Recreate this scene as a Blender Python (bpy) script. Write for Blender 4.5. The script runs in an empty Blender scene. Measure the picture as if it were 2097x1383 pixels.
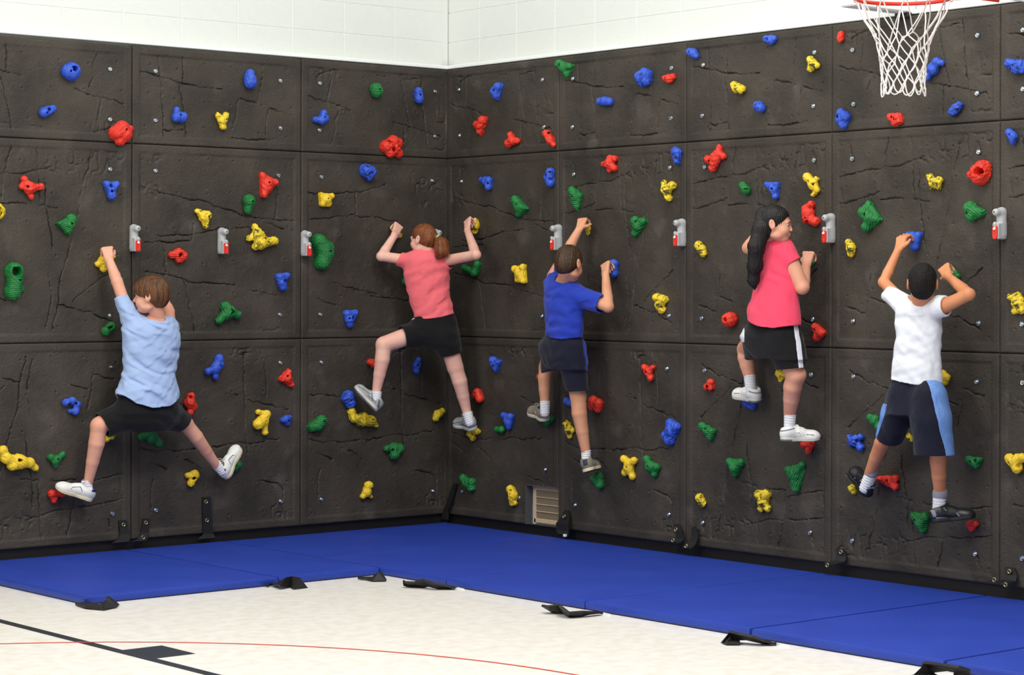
import bpy, math, random
import numpy as np
from mathutils import Vector, Matrix

# ------------------------------------------------------------------ camera, world, lights, exposure
F = 4574.09; YAW = 0.83909; ROL = 0.00199; PCX = 1048.5 + 316.25; PCY = 691.5 - 106.0
CAM = np.array([-9.12954, -12.42858, 1.66903])
FW = np.array([math.cos(YAW), math.sin(YAW), 0.0])
_r = np.array([math.sin(YAW), -math.cos(YAW), 0.0]); UP = np.array([0, 0, 1.0])
RT = _r * math.cos(ROL) + UP * math.sin(ROL)
UC = -_r * math.sin(ROL) + UP * math.cos(ROL)
scene = bpy.context.scene
COL = scene.collection
cd = bpy.data.cameras.new('camera'); cam = bpy.data.objects.new('camera', cd); COL.objects.link(cam)
cd.sensor_fit = 'HORIZONTAL'; cd.sensor_width = 36.0; cd.lens = F / 2097 * 36.0
cd.shift_x = -316.25 / 2097; cd.shift_y = -106.0 / 2097
cd.clip_start = 0.05; cd.clip_end = 200
cam.matrix_world = Matrix(((RT[0], UC[0], -FW[0], CAM[0]), (RT[1], UC[1], -FW[1], CAM[1]),
                           (RT[2], UC[2], -FW[2], CAM[2]), (0, 0, 0, 1)))
scene.camera = cam
w = bpy.data.worlds.new('gym_air'); scene.world = w; w.use_nodes = True
w.node_tree.nodes['Background'].inputs[0].default_value = (0.98, 0.99, 1.0, 1)
w.node_tree.nodes['Background'].inputs[1].default_value = 0.42
scene.view_settings.view_transform = 'Standard'; scene.view_settings.look = 'None'
scene.view_settings.gamma = 1.0; scene.view_settings.use_curve_mapping = False
scene.view_settings.exposure = 0.0

def area(name, loc, target, sx, sy, power, col=(1, 1, 0.985)):
    l = bpy.data.lights.new(name, 'AREA'); l.shape = 'RECTANGLE'; l.size = sx; l.size_y = sy
    l.energy = power; l.color = col
    o = bpy.data.objects.new(name, l); COL.objects.link(o); o.location = loc
    d = Vector(target) - Vector(loc)
    o.rotation_euler = d.to_track_quat('-Z', 'Y').to_euler()
    return o
# rows of high-bay gym lamps hanging under the roof
for i, (lx, ly, pw) in enumerate([(-2.6, -2.6, 45), (-3.0, -6.6, 260), (-6.6, -2.6, 70), (-6.6, -6.6, 90), (-10.6, -6.6, 90), (-6.6, -10.6, 95)]):
    area('high_bay_lamp', (lx, ly, 6.9), (lx + 0.01, ly, 0), 1.6, 1.6, pw)
# two added soft fill lights, no gym fixtures, each facing one wall
area('added_side_fill', (-8.2, -3.8, 5.0), (0, -4.2, 1.7), 1.6, 1.6, 138, (1, 1, 0.985))
area('added_side_fill', (-3.2, -8.6, 5.0), (-2.4, 0, 1.4), 1.6, 1.6, 60, (1, 1, 0.985))

# ------------------------------------------------------------------ pixel helpers (2097x1383 frame)
def ray(x, y): return FW + RT * (x - PCX) / F - UC * (y - PCY) / F
def LW(x, y, o=0.0):
    d = ray(x, y); return CAM + d * ((-o - CAM[1]) / d[1])
def RW(x, y, o=0.0):
    d = ray(x, y); return CAM + d * ((-o - CAM[0]) / d[0])
def FZ(x, y, z=0.0):
    d = ray(x, y); return CAM + d * ((z - CAM[2]) / d[2])
def DP(x, y, D): return CAM + ray(x, y) * D
def WP(wall, x, y, o=0.0): return LW(x, y, o) if wall == 'L' else RW(x, y, o)
def depth(p): return float((np.asarray(p) - CAM) @ FW)
WM = {'L': Matrix(((1, 0, 0, 0), (0, 0, -1, 0), (0, 1, 0, 0), (0, 0, 0, 1))),
      'R': Matrix(((0, 0, -1, 0), (-1, 0, 0, 0), (0, 1, 0, 0), (0, 0, 0, 1)))}
def to_uvw(wall, p):
    return np.array([p[0], p[2], -p[1]]) if wall == 'L' else np.array([-p[1], p[2], -p[0]])

# ------------------------------------------------------------------ object helpers
def tag(o, label=None, cat=None, group=None, kind=None):
    if label: o['label'] = label
    if cat: o['category'] = cat
    if group: o['group'] = group
    if kind: o['kind'] = kind
    return o
def link(name, me, m=None, parent=None, mw=None):
    o = bpy.data.objects.new(name, me); COL.objects.link(o)
    if m is not None and me is not None and len(me.materials) == 0: me.materials.append(m)
    if mw is not None: o.matrix_basis = mw
    if parent is not None: o.parent = parent
    return o
def empty(name, loc=(0, 0, 0), mw=None):
    o = bpy.data.objects.new(name, None); COL.objects.link(o); o.empty_display_size = 0.05
    if mw is not None: o.matrix_basis = mw
    else: o.location = loc
    return o
def arrays_mesh(name, V, Q, smooth=True, T=None):
    me = bpy.data.meshes.new(name)
    V = np.asarray(V, np.float32); Q = np.asarray(Q, np.int32)
    n = Q.shape[1]
    me.vertices.add(len(V)); me.vertices.foreach_set('co', V.ravel())
    me.loops.add(Q.size); me.loops.foreach_set('vertex_index', Q.ravel())
    me.polygons.add(len(Q)); me.polygons.foreach_set('loop_start', np.arange(0, Q.size, n, dtype=np.int32))
    me.polygons.foreach_set('loop_total', np.full(len(Q), n, np.int32))
    me.polygons.foreach_set('use_smooth', np.full(len(Q), smooth, bool))
    me.update(calc_edges=True); me.validate()
    return me
class MB:
    """collects plain shapes and links them as ONE mesh"""
    def __init__(s): s.v = []; s.f = []
    def add(s, v, f):
        o = len(s.v); s.v += [tuple(map(float, p)) for p in v]; s.f += [tuple(i + o for i in q) for q in f]
    def box(s, c, d, M=None, bev=0.0):
        hx, hy, hz = d[0] / 2, d[1] / 2, d[2] / 2
        if bev <= 0:
            v = [(x, y, z) for x in (-hx, hx) for y in (-hy, hy) for z in (-hz, hz)]
            f = [(0, 1, 3, 2), (4, 6, 7, 5), (0, 4, 5, 1), (2, 3, 7, 6), (0, 2, 6, 4), (1, 5, 7, 3)]
        else:
            b = bev; v = []; idx = {}
            for sx in (-1, 1):
                for sy in (-1, 1):
                    for sz in (-1, 1):
                        for ax in range(3):
                            p = [sx * (hx - b), sy * (hy - b), sz * (hz - b)]
                            p[ax] = (sx, sy, sz)[ax] * (hx, hy, hz)[ax]
                            idx[(sx, sy, sz, ax)] = len(v); v.append(tuple(p))
            f = []
            S = (-1, 1)
            for ax in range(3):
                for sg in S:
                    a, b2 = [k for k in range(3) if k != ax]
                    q = []
                    for (p, r) in ((-1, -1), (1, -1), (1, 1), (-1, 1)):
                        t = [0, 0, 0]; t[ax] = sg; t[a] = p; t[b2] = r; q.append(idx[(*t, ax)])
                    if (sg > 0) ^ (ax == 1): f.append(tuple(q))
                    else: f.append(tuple(q[::-1]))
            for ax in range(3):
                a, b2 = [k for k in range(3) if k != ax]
                for p in S:
                    for r in S:
                        t0 = [0, 0, 0]; t0[a] = p; t0[b2] = r; t1 = list(t0); t0[ax] = -1; t1[ax] = 1
                        q = (idx[(*t0, a)], idx[(*t1, a)], idx[(*t1, b2)], idx[(*t0, b2)])
                        f.append(q)
            for sx in S:
                for sy in S:
                    for sz in S:
                        f.append((idx[(sx, sy, sz, 0)], idx[(sx, sy, sz, 1)], idx[(sx, sy, sz, 2)]))
        v = [Vector(p) + Vector(c) for p in v]
        if M is not None: v = [M @ p for p in v]
        s.add(v, f)
    def cyl(s, a, b, r, r2=None, n=16, caps=True):
        a = Vector(a); b = Vector(b); r2 = r if r2 is None else r2
        d = (b - a).normalized(); t = Vector((0, 0, 1)) if abs(d.z) < 0.9 else Vector((1, 0, 0))
        x = d.cross(t).normalized(); y = d.cross(x)
        v = []
        for i in range(n):
            an = 2 * math.pi * i / n; e = x * math.cos(an) + y * math.sin(an)
            v += [a + e * r, b + e * r2]
        f = [(2 * i, 2 * i + 1, (2 * i + 3) % (2 * n), (2 * i + 2) % (2 * n)) for i in range(n)]
        if caps: f += [tuple(2 * i for i in range(n)), tuple(2 * i + 1 for i in reversed(range(n)))]
        s.add(v, f)
    def tube(s, pts, r, n=7):
        pts = [Vector(p) for p in pts]; rings = []
        rr = r if hasattr(r, '__len__') else [r] * len(pts)
        prev = None; v = []
        for i, p in enumerate(pts):
            d = (pts[min(i + 1, len(pts) - 1)] - pts[max(i - 1, 0)])
            d = d.normalized() if d.length > 1e-9 else Vector((0, 0, 1))
            if prev is None:
                t = Vector((0, 0, 1)) if abs(d.z) < 0.9 else Vector((1, 0, 0)); x = d.cross(t).normalized()
            else: x = (prev - d * prev.dot(d)).normalized()
            prev = x; y = d.cross(x)
            for k in range(n):
                an = 2 * math.pi * k / n; v.append(p + (x * math.cos(an) + y * math.sin(an)) * rr[i])
        f = []
        for i in range(len(pts) - 1):
            for k in range(n):
                f.append((i * n + k, i * n + (k + 1) % n, (i + 1) * n + (k + 1) % n, (i + 1) * n + k))
        f += [tuple(reversed(range(n))), tuple((len(pts) - 1) * n + k for k in range(n))]
        s.add(v, f)
    def ribbon(s, pts, wv, th):
        """flat strap through pts with half-width vectors wv and thickness th"""
        v = []; n = len(pts)
        for i in range(n):
            p = Vector(pts[i]); q = Vector(wv[i])
            d = Vector(pts[min(i + 1, n - 1)]) - Vector(pts[max(i - 1, 0)])
            nn = d.cross(q); nn = nn.normalized() * th / 2 if nn.length > 1e-9 else Vector((0, 0, th / 2))
            v += [p - q - nn, p + q - nn, p + q + nn, p - q + nn]
        f = []
        for i in range(n - 1):
            for k in range(4): f.append((4 * i + k, 4 * i + (k + 1) % 4, 4 * i + 4 + (k + 1) % 4, 4 * i + 4 + k))
        f += [(3, 2, 1, 0), tuple(4 * (n - 1) + k for k in range(4))]
        s.add(v, f)
    def ring(s, c, nrm, R, r, n=20, m=8):
        c = Vector(c); d = Vector(nrm).normalized(); t = Vector((0, 0, 1)) if abs(d.z) < 0.9 else Vector((1, 0, 0))
        x = d.cross(t).normalized(); y = d.cross(x); v = []; f = []
        for i in range(n):
            a = 2 * math.pi * i / n; e = x * math.cos(a) + y * math.sin(a)
            for k in range(m):
                b = 2 * math.pi * k / m; v.append(c + e * (R + r * math.cos(b)) + d * r * math.sin(b))
        for i in range(n):
            for k in range(m):
                f.append((i * m + k, ((i + 1) % n) * m + k, ((i + 1) % n) * m + (k + 1) % m, i * m + (k + 1) % m))
        s.add(v, f)
    def mesh(s, name, smooth=False):
        me = bpy.data.meshes.new(name); me.from_pydata(s.v, [], s.f); me.validate()
        if smooth: me.polygons.foreach_set('use_smooth', [True] * len(me.polygons))
        me.update(); return me
    def build(s, name, m, parent=None, smooth=False, mw=None):
        me = s.mesh(name, smooth)
        o = link(name, me, m, parent, mw)
        if smooth: autosmooth(me)
        return o
def autosmooth(me, ang=40):
    try: me.set_sharp_from_angle(angle=math.radians(ang))
    except Exception: pass

# ------------------------------------------------------------------ materials
def srgb(c):
    return tuple(((v / 255) / 12.92 if v <= 10 else ((v / 255 + 0.055) / 1.055) ** 2.4) for v in c)
def nm(mt):
    return mt.node_tree.nodes, mt.node_tree.links
def mat(name, rgb, rough=0.6, spec=0.5, var=0.0, vscale=8.0, bump=0.0, bscale=60.0, rgb2=None, metal=0.0,
        sss=0.0, stretch=None, sheen=0.0, contrast=None, detail=6.0, distortion=0.0):
    m = bpy.data.materials.new(name); m.use_nodes = True
    N, K = nm(m); b = N['Principled BSDF']
    c = srgb(rgb)
    b.inputs['Base Color'].default_value = (*c, 1); b.inputs['Roughness'].default_value = rough
    b.inputs['Metallic'].default_value = metal
    b.inputs['Specular IOR Level'].default_value = spec
    if sheen: b.inputs['Sheen Weight'].default_value = sheen
    if sss:
        b.inputs['Subsurface Weight'].default_value = sss
        b.inputs['Subsurface Radius'].default_value = (0.012, 0.005, 0.003)
        b.inputs['Subsurface Scale'].default_value = 1.0
    tc = N.new('ShaderNodeTexCoord'); mp = N.new('ShaderNodeMapping'); K.new(tc.outputs['Object'], mp.inputs['Vector'])
    if stretch: mp.inputs['Scale'].default_value = stretch
    if var or rgb2:
        n = N.new('ShaderNodeTexNoise'); n.inputs['Scale'].default_value = vscale; n.inputs['Detail'].default_value = detail
        n.inputs['Distortion'].default_value = distortion
        K.new(mp.outputs[0], n.inputs['Vector'])
        r = N.new('ShaderNodeValToRGB'); K.new(n.outputs['Fac'], r.inputs['Fac'])
        lo, hi = contrast or (0.3, 0.7)
        r.color_ramp.elements[0].position = lo; r.color_ramp.elements[1].position = hi
        if rgb2: a, d = c, srgb(rgb2)
        else: a, d = tuple(v * (1 - var) for v in c), tuple(min(1, v * (1 + var)) for v in c)
        r.color_ramp.elements[0].color = (*a, 1); r.color_ramp.elements[1].color = (*d, 1)
        K.new(r.outputs['Color'], b.inputs['Base Color'])
    if bump:
        n = N.new('ShaderNodeTexNoise'); n.inputs['Scale'].default_value = bscale; n.inputs['Detail'].default_value = 4
        K.new(mp.outputs[0], n.inputs['Vector'])
        bp = N.new('ShaderNodeBump'); bp.inputs['Strength'].default_value = bump; bp.inputs['Distance'].default_value = 0.01
        K.new(n.outputs['Fac'], bp.inputs['Height']); K.new(bp.outputs['Normal'], b.inputs['Normal'])
    return m
M = {}
M['white_wall'] = mat('white_block_paint', (230, 233, 228), 0.55, var=0.02, vscale=2, bump=0.25, bscale=140)
M['white_trim'] = mat('white_gloss_paint', (248, 250, 247), 0.35)
M['panel'] = mat('grey_textured_panel', (48, 43, 37), 0.60, spec=0.38, bump=0.42, bscale=80, rgb2=(73, 66, 58), vscale=3.0, detail=11)
N_, K_ = nm(M['panel']); b_ = N_['Principled BSDF']; g_ = N_.new('ShaderNodeNewGeometry')
for n_ in [n for n in N_ if n.type == 'TEX_NOISE']: K_.new(g_.outputs['Position'], n_.inputs['Vector'])
cn_ = N_.new('ShaderNodeTexNoise'); cn_.inputs['Scale'].default_value = 4.2; cn_.inputs['Detail'].default_value = 7; K_.new(g_.outputs['Position'], cn_.inputs['Vector'])
cr_ = N_.new('ShaderNodeValToRGB'); cr_.color_ramp.elements[0].position = 0.60; cr_.color_ramp.elements[1].position = 0.80
cr_.color_ramp.elements[0].color = (0, 0, 0, 1); cr_.color_ramp.elements[1].color = (0.38, 0.38, 0.38, 1); K_.new(cn_.outputs['Fac'], cr_.inputs['Fac'])
mx_ = N_.new('ShaderNodeMix'); mx_.data_type = 'RGBA'; src_ = b_.inputs['Base Color'].links[0].from_socket
K_.new(cr_.outputs['Color'], mx_.inputs[0]); K_.new(src_, mx_.inputs[6]); mx_.inputs[7].default_value = (*srgb((116, 108, 102)), 1); K_.new(mx_.outputs[2], b_.inputs['Base Color'])
M['floor'] = mat('cream_vinyl_floor', (228, 221, 212), 0.32, spec=0.4, rgb2=(238, 233, 226), vscale=14, detail=12, contrast=(0.35, 0.6))
M['black_base'] = mat('black_rubber_base', (22, 18, 18), 0.5)
M['mat'] = mat('blue_vinyl', (32, 58, 156), 0.5, spec=0.35, var=0.06, vscale=2.5, bump=0.12, bscale=220, rgb2=(38, 66, 168))
M['mat_under'] = mat('black_mat_underside', (14, 14, 18), 0.7)
M['strap'] = mat('black_nylon_webbing', (17, 16, 18), 0.6, bump=0.2, bscale=400)
M['brass'] = mat('brass_grommet', (200, 190, 140), 0.3, metal=1.0)
M['zinc'] = mat('zinc_bolt', (190, 200, 208), 0.25, metal=1.0)
M['dark_hole'] = mat('dark_socket_steel', (24, 26, 28), 0.5, metal=0.3)
M['paint_black'] = mat('black_line_paint', (40, 44, 50), 0.4, var=0.08, vscale=20)
M['paint_red'] = mat('red_line_paint', (232, 92, 70), 0.45)
M['tan'] = mat('tan_vent_enamel', (214, 186, 150), 0.45)
M['tan_mesh'] = mat('tan_vent_mesh', (150, 134, 108), 0.6)
M['grey_reveal'] = mat('grey_panel_reveal', (80, 78, 82), 0.7)
M['hold_r'] = mat('red_resin', (216, 44, 28), 0.5, bump=0.35, bscale=120, rgb2=(236, 60, 40), vscale=14)
M['hold_b'] = mat('blue_resin', (40, 78, 190), 0.5, bump=0.35, bscale=120, rgb2=(58, 96, 214), vscale=14)
M['hold_g'] = mat('green_resin', (10, 102, 44), 0.55, bump=0.35, bscale=120, rgb2=(22, 126, 56), vscale=14)
M['hold_y'] = mat('yellow_resin', (236, 196, 40), 0.5, bump=0.3, bscale=110, rgb2=(244, 208, 50), vscale=18)
M['hold_yd'] = mat('yellow_black_swirled_resin', (66, 66, 20), 0.5, bump=0.3, bscale=110, rgb2=(238, 206, 44), vscale=14,
                  contrast=(0.36, 0.47), distortion=2.2, detail=3)
M['hold_bd'] = mat('blue_dark_swirled_resin', (18, 32, 92), 0.5, bump=0.35, bscale=110, rgb2=(50, 90, 210), vscale=15,
                  contrast=(0.34, 0.46), distortion=1.5, detail=3)
M['bolt'] = mat('dark_hold_bolt', (20, 20, 22), 0.4, metal=0.5)
M['grey_plastic'] = mat('light_grey_plastic', (186, 188, 190), 0.45)
M['red_plastic'] = mat('red_plastic', (226, 52, 40), 0.4)
M['white_plastic'] = mat('white_plastic', (246, 246, 246), 0.3)
M['net'] = mat('white_net_cord', (238, 232, 228), 0.8)
M['rim'] = mat('orange_red_rim', (226, 48, 24), 0.4)

# ------------------------------------------------------------------ implicit surfaces (surface nets)
def smin(a, b, k):
    if k <= 1e-6: return np.minimum(a, b)
    h = np.clip(0.5 + 0.5 * (a - b) / k, 0, 1)
    return a + (b - a) * h - k * h * (1 - h)
class Sdf:
    def __init__(s): s.ops = []; s.warp = None
    def copy(s):
        t = Sdf(); t.ops = list(s.ops); t.warp = s.warp; return t
    def _add(s, mode, fn, lo, hi, k): s.ops.append((mode, fn, lo, hi, k)); return s
    def cone(s, a, b, ra, rb, k=0.01, mode='u', clip=None, fl=None):
        a = np.asarray(a, float); b = np.asarray(b, float); ab = b - a; L2 = max(float(ab @ ab), 1e-12)
        R = max(ra, rb); lo = np.minimum(a, b) - R; hi = np.maximum(a, b) + R
        if fl is not None: fd, fk = np.asarray(fl[0], float), fl[1]; fd = fd / np.linalg.norm(fd)
        def fn(X, Y, Z):
            px, py, pz = X - a[0], Y - a[1], Z - a[2]
            t = np.clip((px * ab[0] + py * ab[1] + pz * ab[2]) / L2, 0, 1)
            qx, qy, qz = px - t * ab[0], py - t * ab[1], pz - t * ab[2]
            if fl is not None:
                c = (qx * fd[0] + qy * fd[1] + qz * fd[2]) * (fk - 1)
                qx, qy, qz = qx + c * fd[0], qy + c * fd[1], qz + c * fd[2]
            d = np.sqrt(qx * qx + qy * qy + qz * qz) - (ra + t * (rb - ra))
            if clip is not None:
                for (cp, cn) in clip:
                    d = np.maximum(d, (X - cp[0]) * cn[0] + (Y - cp[1]) * cn[1] + (Z - cp[2]) * cn[2])
            return d
        return s._add(mode, fn, lo, hi, k)
    def ball(s, c, r, k=0.01, mode='u'): return s.cone(c, c, r, r, k, mode)
    def ell(s, c, r, R=None, k=0.01, mode='u'):
        c = np.asarray(c, float); r = np.asarray(r, float); R = np.eye(3) if R is None else np.asarray(R, float)
        m = float(r.max()); lo = c - m; hi = c + m
        def fn(X, Y, Z):
            x, y, z = X - c[0], Y - c[1], Z - c[2]
            q = [(x * R[0, i] + y * R[1, i] + z * R[2, i]) / r[i] for i in range(3)]
            k0 = np.sqrt(q[0] ** 2 + q[1] ** 2 + q[2] ** 2)
            k1 = np.sqrt((q[0] / r[0]) ** 2 + (q[1] / r[1]) ** 2 + (q[2] / r[2]) ** 2) + 1e-9
            return k0 * (k0 - 1) / k1
        return s._add(mode, fn, lo, hi, k)
    def fn(s, fn, lo, hi, k=0.01, mode='u'): return s._add(mode, fn, np.asarray(lo, float), np.asarray(hi, float), k)
    def bounds(s):
        lo = np.min([o[2] for o in s.ops if o[0] == 'u'], 0); hi = np.max([o[3] for o in s.ops if o[0] == 'u'], 0)
        return lo, hi
    def field(s, lo, h, n):
        f = np.full(n, 0.5, np.float32)
        ax = [np.float32(lo[i]) + np.float32(h) * np.arange(n[i], dtype=np.float32) for i in range(3)]
        for mode, fn, a, b, k in s.ops:
            if mode in 'id' and a is None: i0 = [0, 0, 0]; i1 = list(n)
            else:
                e = k + 3 * h + 0.006
                i0 = [max(0, int((a[i] - e - lo[i]) / h)) for i in range(3)]
                i1 = [min(n[i], int((b[i] + e - lo[i]) / h) + 2) for i in range(3)]
            if any(i1[i] <= i0[i] for i in range(3)): continue
            sl = tuple(slice(i0[i], i1[i]) for i in range(3))
            X = ax[0][sl[0]][:, None, None]; Y = ax[1][sl[1]][None, :, None]; Z = ax[2][sl[2]][None, None, :]
            if s.warp is not None and mode != 'd': X, Y, Z = s.warp(X, Y, Z)
            d = np.asarray(fn(X, Y, Z), np.float32)
            g = f[sl]
            if mode == 'u': f[sl] = smin(g, d, k)
            elif mode == 's': f[sl] = -smin(-g, d, k)
            elif mode == 'i': f[sl] = np.maximum(g, d)
            elif mode == 'd': f[sl] = g + d
        return f
    def arrays(s, h, lo=None, hi=None):
        a, b = s.bounds()
        lo = a - 3 * h if lo is None else np.asarray(lo); hi = b + 3 * h if hi is None else np.asarray(hi)
        n = tuple(int(v) for v in np.ceil((hi - lo) / h) + 1)
        return surface_nets(s.field(lo, h, n), lo, h)
    def mesh(s, name, h, origin=(0, 0, 0), lo=None, hi=None):
        V, Q = s.arrays(h, lo, hi)
        return arrays_mesh(name, V - np.asarray(origin), Q)
def surface_nets(f, lo, h):
    ins = f < 0
    nx, ny, nz = f.shape
    cnt = np.zeros((nx - 1, ny - 1, nz - 1), np.int8)
    for dx in (0, 1):
        for dy in (0, 1):
            for dz in (0, 1): cnt += ins[dx:nx - 1 + dx, dy:ny - 1 + dy, dz:nz - 1 + dz]
    act = (cnt > 0) & (cnt < 8)
    I, J, K = np.nonzero(act)
    idx = np.full(act.shape, -1, np.int32); idx[I, J, K] = np.arange(len(I), dtype=np.int32)
    S = np.zeros((len(I), 3), np.float32); C = np.zeros(len(I), np.float32)
    cor = {}
    for c in range(8):
        d = ((c >> 2) & 1, (c >> 1) & 1, c & 1); cor[d] = f[I + d[0], J + d[1], K + d[2]]
    for d0 in cor:
        for a in range(3):
            if d0[a] == 0:
                d1 = list(d0); d1[a] = 1; d1 = tuple(d1)
                v0, v1 = cor[d0], cor[d1]; m = (v0 < 0) != (v1 < 0)
                t = np.where(m, v0 / np.where(m, v0 - v1, 1), 0)
                p = np.array(d0, np.float32)[None] * m[:, None]
                p[:, a] += t; S += p; C += m
    V = (S / C[:, None] + np.stack([I, J, K], 1)) * h + np.asarray(lo, np.float32)
    Qs = []
    for a in range(3):
        b, c = [(1, 2), (2, 0), (0, 1)][a]
        s0 = [slice(1, -1)] * 3; s0[a] = slice(0, -1); s1 = list(s0); s1[a] = slice(1, None)
        m0 = ins[tuple(s0)]; m1 = ins[tuple(s1)]
        e = np.argwhere(m0 != m1)
        if len(e) == 0: continue
        flip = m0[tuple(e.T)]
        e = e + np.array([1 if i != a else 0 for i in range(3)])
        eb = np.zeros(3, int); eb[b] = 1; ec = np.zeros(3, int); ec[c] = 1
        g = lambda q: idx[q[:, 0], q[:, 1], q[:, 2]]
        q = np.stack([g(e - eb - ec), g(e - ec), g(e), g(e - eb)], 1)
        q[~flip] = q[~flip][:, ::-1]
        Qs.append(q)
    Q = np.concatenate(Qs); Q = Q[(Q >= 0).all(1)]
    return V, Q
def wave(seed, wl, n=5):
    """cheap smooth 3D noise in [-1,1] with wavelength wl"""
    rs = np.random.RandomState(seed); D = rs.normal(size=(n, 3)); D /= np.linalg.norm(D, axis=1)[:, None]
    D *= (2 * math.pi / wl) * rs.uniform(0.6, 1.5, n)[:, None]; ph = rs.uniform(0, 6.28, n)
    def g(X, Y, Z):
        s = 0
        for i in range(n): s = s + np.sin(X * D[i, 0] + Y * D[i, 1] + Z * D[i, 2] + ph[i] + (0.8 * s if i else 0))
        return s / n
    return g

# ------------------------------------------------------------------ the room
Z0 = 0.10                                   # bottom of the climbing panels
WD = 0.05                                   # the masonry lies this far behind the panel faces
floor = MB()
floor.add([(-16, -18, 0), (WD, -18, 0), (WD, WD, 0), (-16, WD, 0)], [(0, 1, 2, 3)])
floor = floor.build('floor', M['floor']); tag(floor, kind='structure')
def wall_slab(name, wall, u0, u1, z0, z1, w0, w1):
    b = MB(); b.box(((u0 + u1) / 2, (z0 + z1) / 2, (w0 + w1) / 2), (u1 - u0, z1 - z0, w1 - w0))
    o = b.build(name, M['white_wall'], mw=WM[wall].copy()); tag(o, kind='structure'); return o
wl = wall_slab('wall_left', 'L', -16, WD, 0, 7.2, -0.25, -WD - 0.008)
wr = wall_slab('wall_right', 'R', -WD - 0.0, 18, 0, 7.2, -0.25, -WD - 0.008)
ceil = MB(); ceil.box((-8, -9, 7.3), (16.6, 18.6, 0.2)); ceil = ceil.build('ceiling', M['white_wall']); tag(ceil, kind='structure')
wb = MB(); wb.box((-16.1, -9, 3.6), (0.2, 18.4, 7.2)); wb = wb.build('wall_back', M['white_wall']); tag(wb, kind='structure')
wf = MB(); wf.box((-8, -18.1, 3.6), (16, 0.2, 7.2)); wf = wf.build('wall_front', M['white_wall']); tag(wf, kind='structure')
# painted concrete blocks above the climbing wall, stack bond
blk = MB(); blk.box((0.198, 0.0995, -0.004), (0.399, 0.2000, 0.012), bev=0.0022); blk_me = blk.mesh('cinder_block')
blk_me.materials.append(M['white_wall'])
def blocks(parent, wall, u_first, n):
    for i in range(n):
        for j in range(6):
            u = u_first + 0.405 * i
            o = bpy.data.objects.new('cinder_block', blk_me); COL.objects.link(o)
            o.parent = parent; o.location = (u, 3.1435 + 0.2032 * j, -WD - 0.0075)
blocks(wl, 'L', -0.400 - 0.405 * 10 + 0.0045, 11)
blocks(wr, 'R', -0.10, 17)
# black rubber base and white ledges
for side, wall, u0, u1 in (('left', 'L', -6, WD), ('right', 'R', 0.0, 9)):
    b = MB(); b.box(((u0 + u1) / 2, 0.05, -0.038), (u1 - u0, 0.10, 0.024), bev=0.003)
    tag(b.build('baseboard_' + side, M['black_base'], mw=WM[wall].copy()), kind='structure')
for k, (wall, u0, u1) in enumerate((('L', -6, WD), ('R', -WD, 9))):
    b = MB(); b.box(((u0 + u1) / 2, 3.166, -0.026), (u1 - u0, 0.024, 0.048), bev=0.004)
    tag(b.build('trim_%d' % (k + 1), M['white_trim'], mw=WM[wall].copy()), kind='structure')

# painted lines on the gym floor
def flat(name, pts, m, z=0.0015, parent=floor, label=None):
    b = MB(); n = len(pts)
    b.add([(p[0], p[1], z) for p in pts] + [(p[0], p[1], -0.001) for p in pts],
          [tuple(range(n))] + [(i, (i + 1) % n, n + (i + 1) % n, n + i)[::-1] for i in range(n)])
    o = b.build(name, m, parent)
    if label: o['label'] = label
    return o
flat('lane_line', [(-4.215, -9.0), (-4.163, -9.0), (-4.163, -0.4), (-4.215, -0.4)], M['paint_black'], label='black painted lane line running along the floor')
flat('lane_block', [(-4.163, -3.494), (-3.965, -3.494), (-3.965, -3.19), (-4.163, -3.19)], M['paint_black'], label='black painted block beside the lane line')
AP = np.array([FZ(*p)[:2] for p in [(0, 1320), (150, 1316), (300, 1316), (500, 1320), (800, 1336), (1040, 1362), (1180, 1383)]])
A_ = np.c_[2 * AP, np.ones(len(AP))]; s_ = np.linalg.lstsq(A_, (AP ** 2).sum(1), rcond=None)[0]
cx_, cy_ = s_[:2]; R_ = math.sqrt(s_[2] + cx_ * cx_ + cy_ * cy_)
an0 = math.atan2(AP[0, 1] - cy_, AP[0, 0] - cx_); an1 = math.atan2(AP[-1, 1] - cy_, AP[-1, 0] - cx_)
if an1 > an0: an1 -= 2 * math.pi
b = MB(); v = []; n = 90
for i in range(n + 1):
    a = an0 + 0.25 + (an1 - 0.3 - an0 - 0.25) * i / n
    for rr in (R_ - 0.008, R_ + 0.008): v.append((cx_ + rr * math.cos(a), cy_ + rr * math.sin(a), 0.002))
b.add(v, [(2 * i, 2 * i + 2, 2 * i + 3, 2 * i + 1) for i in range(n)])
o = b.build('arc_line', M['paint_red'], floor); o['label'] = 'thin orange red arc painted on the floor'

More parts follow.
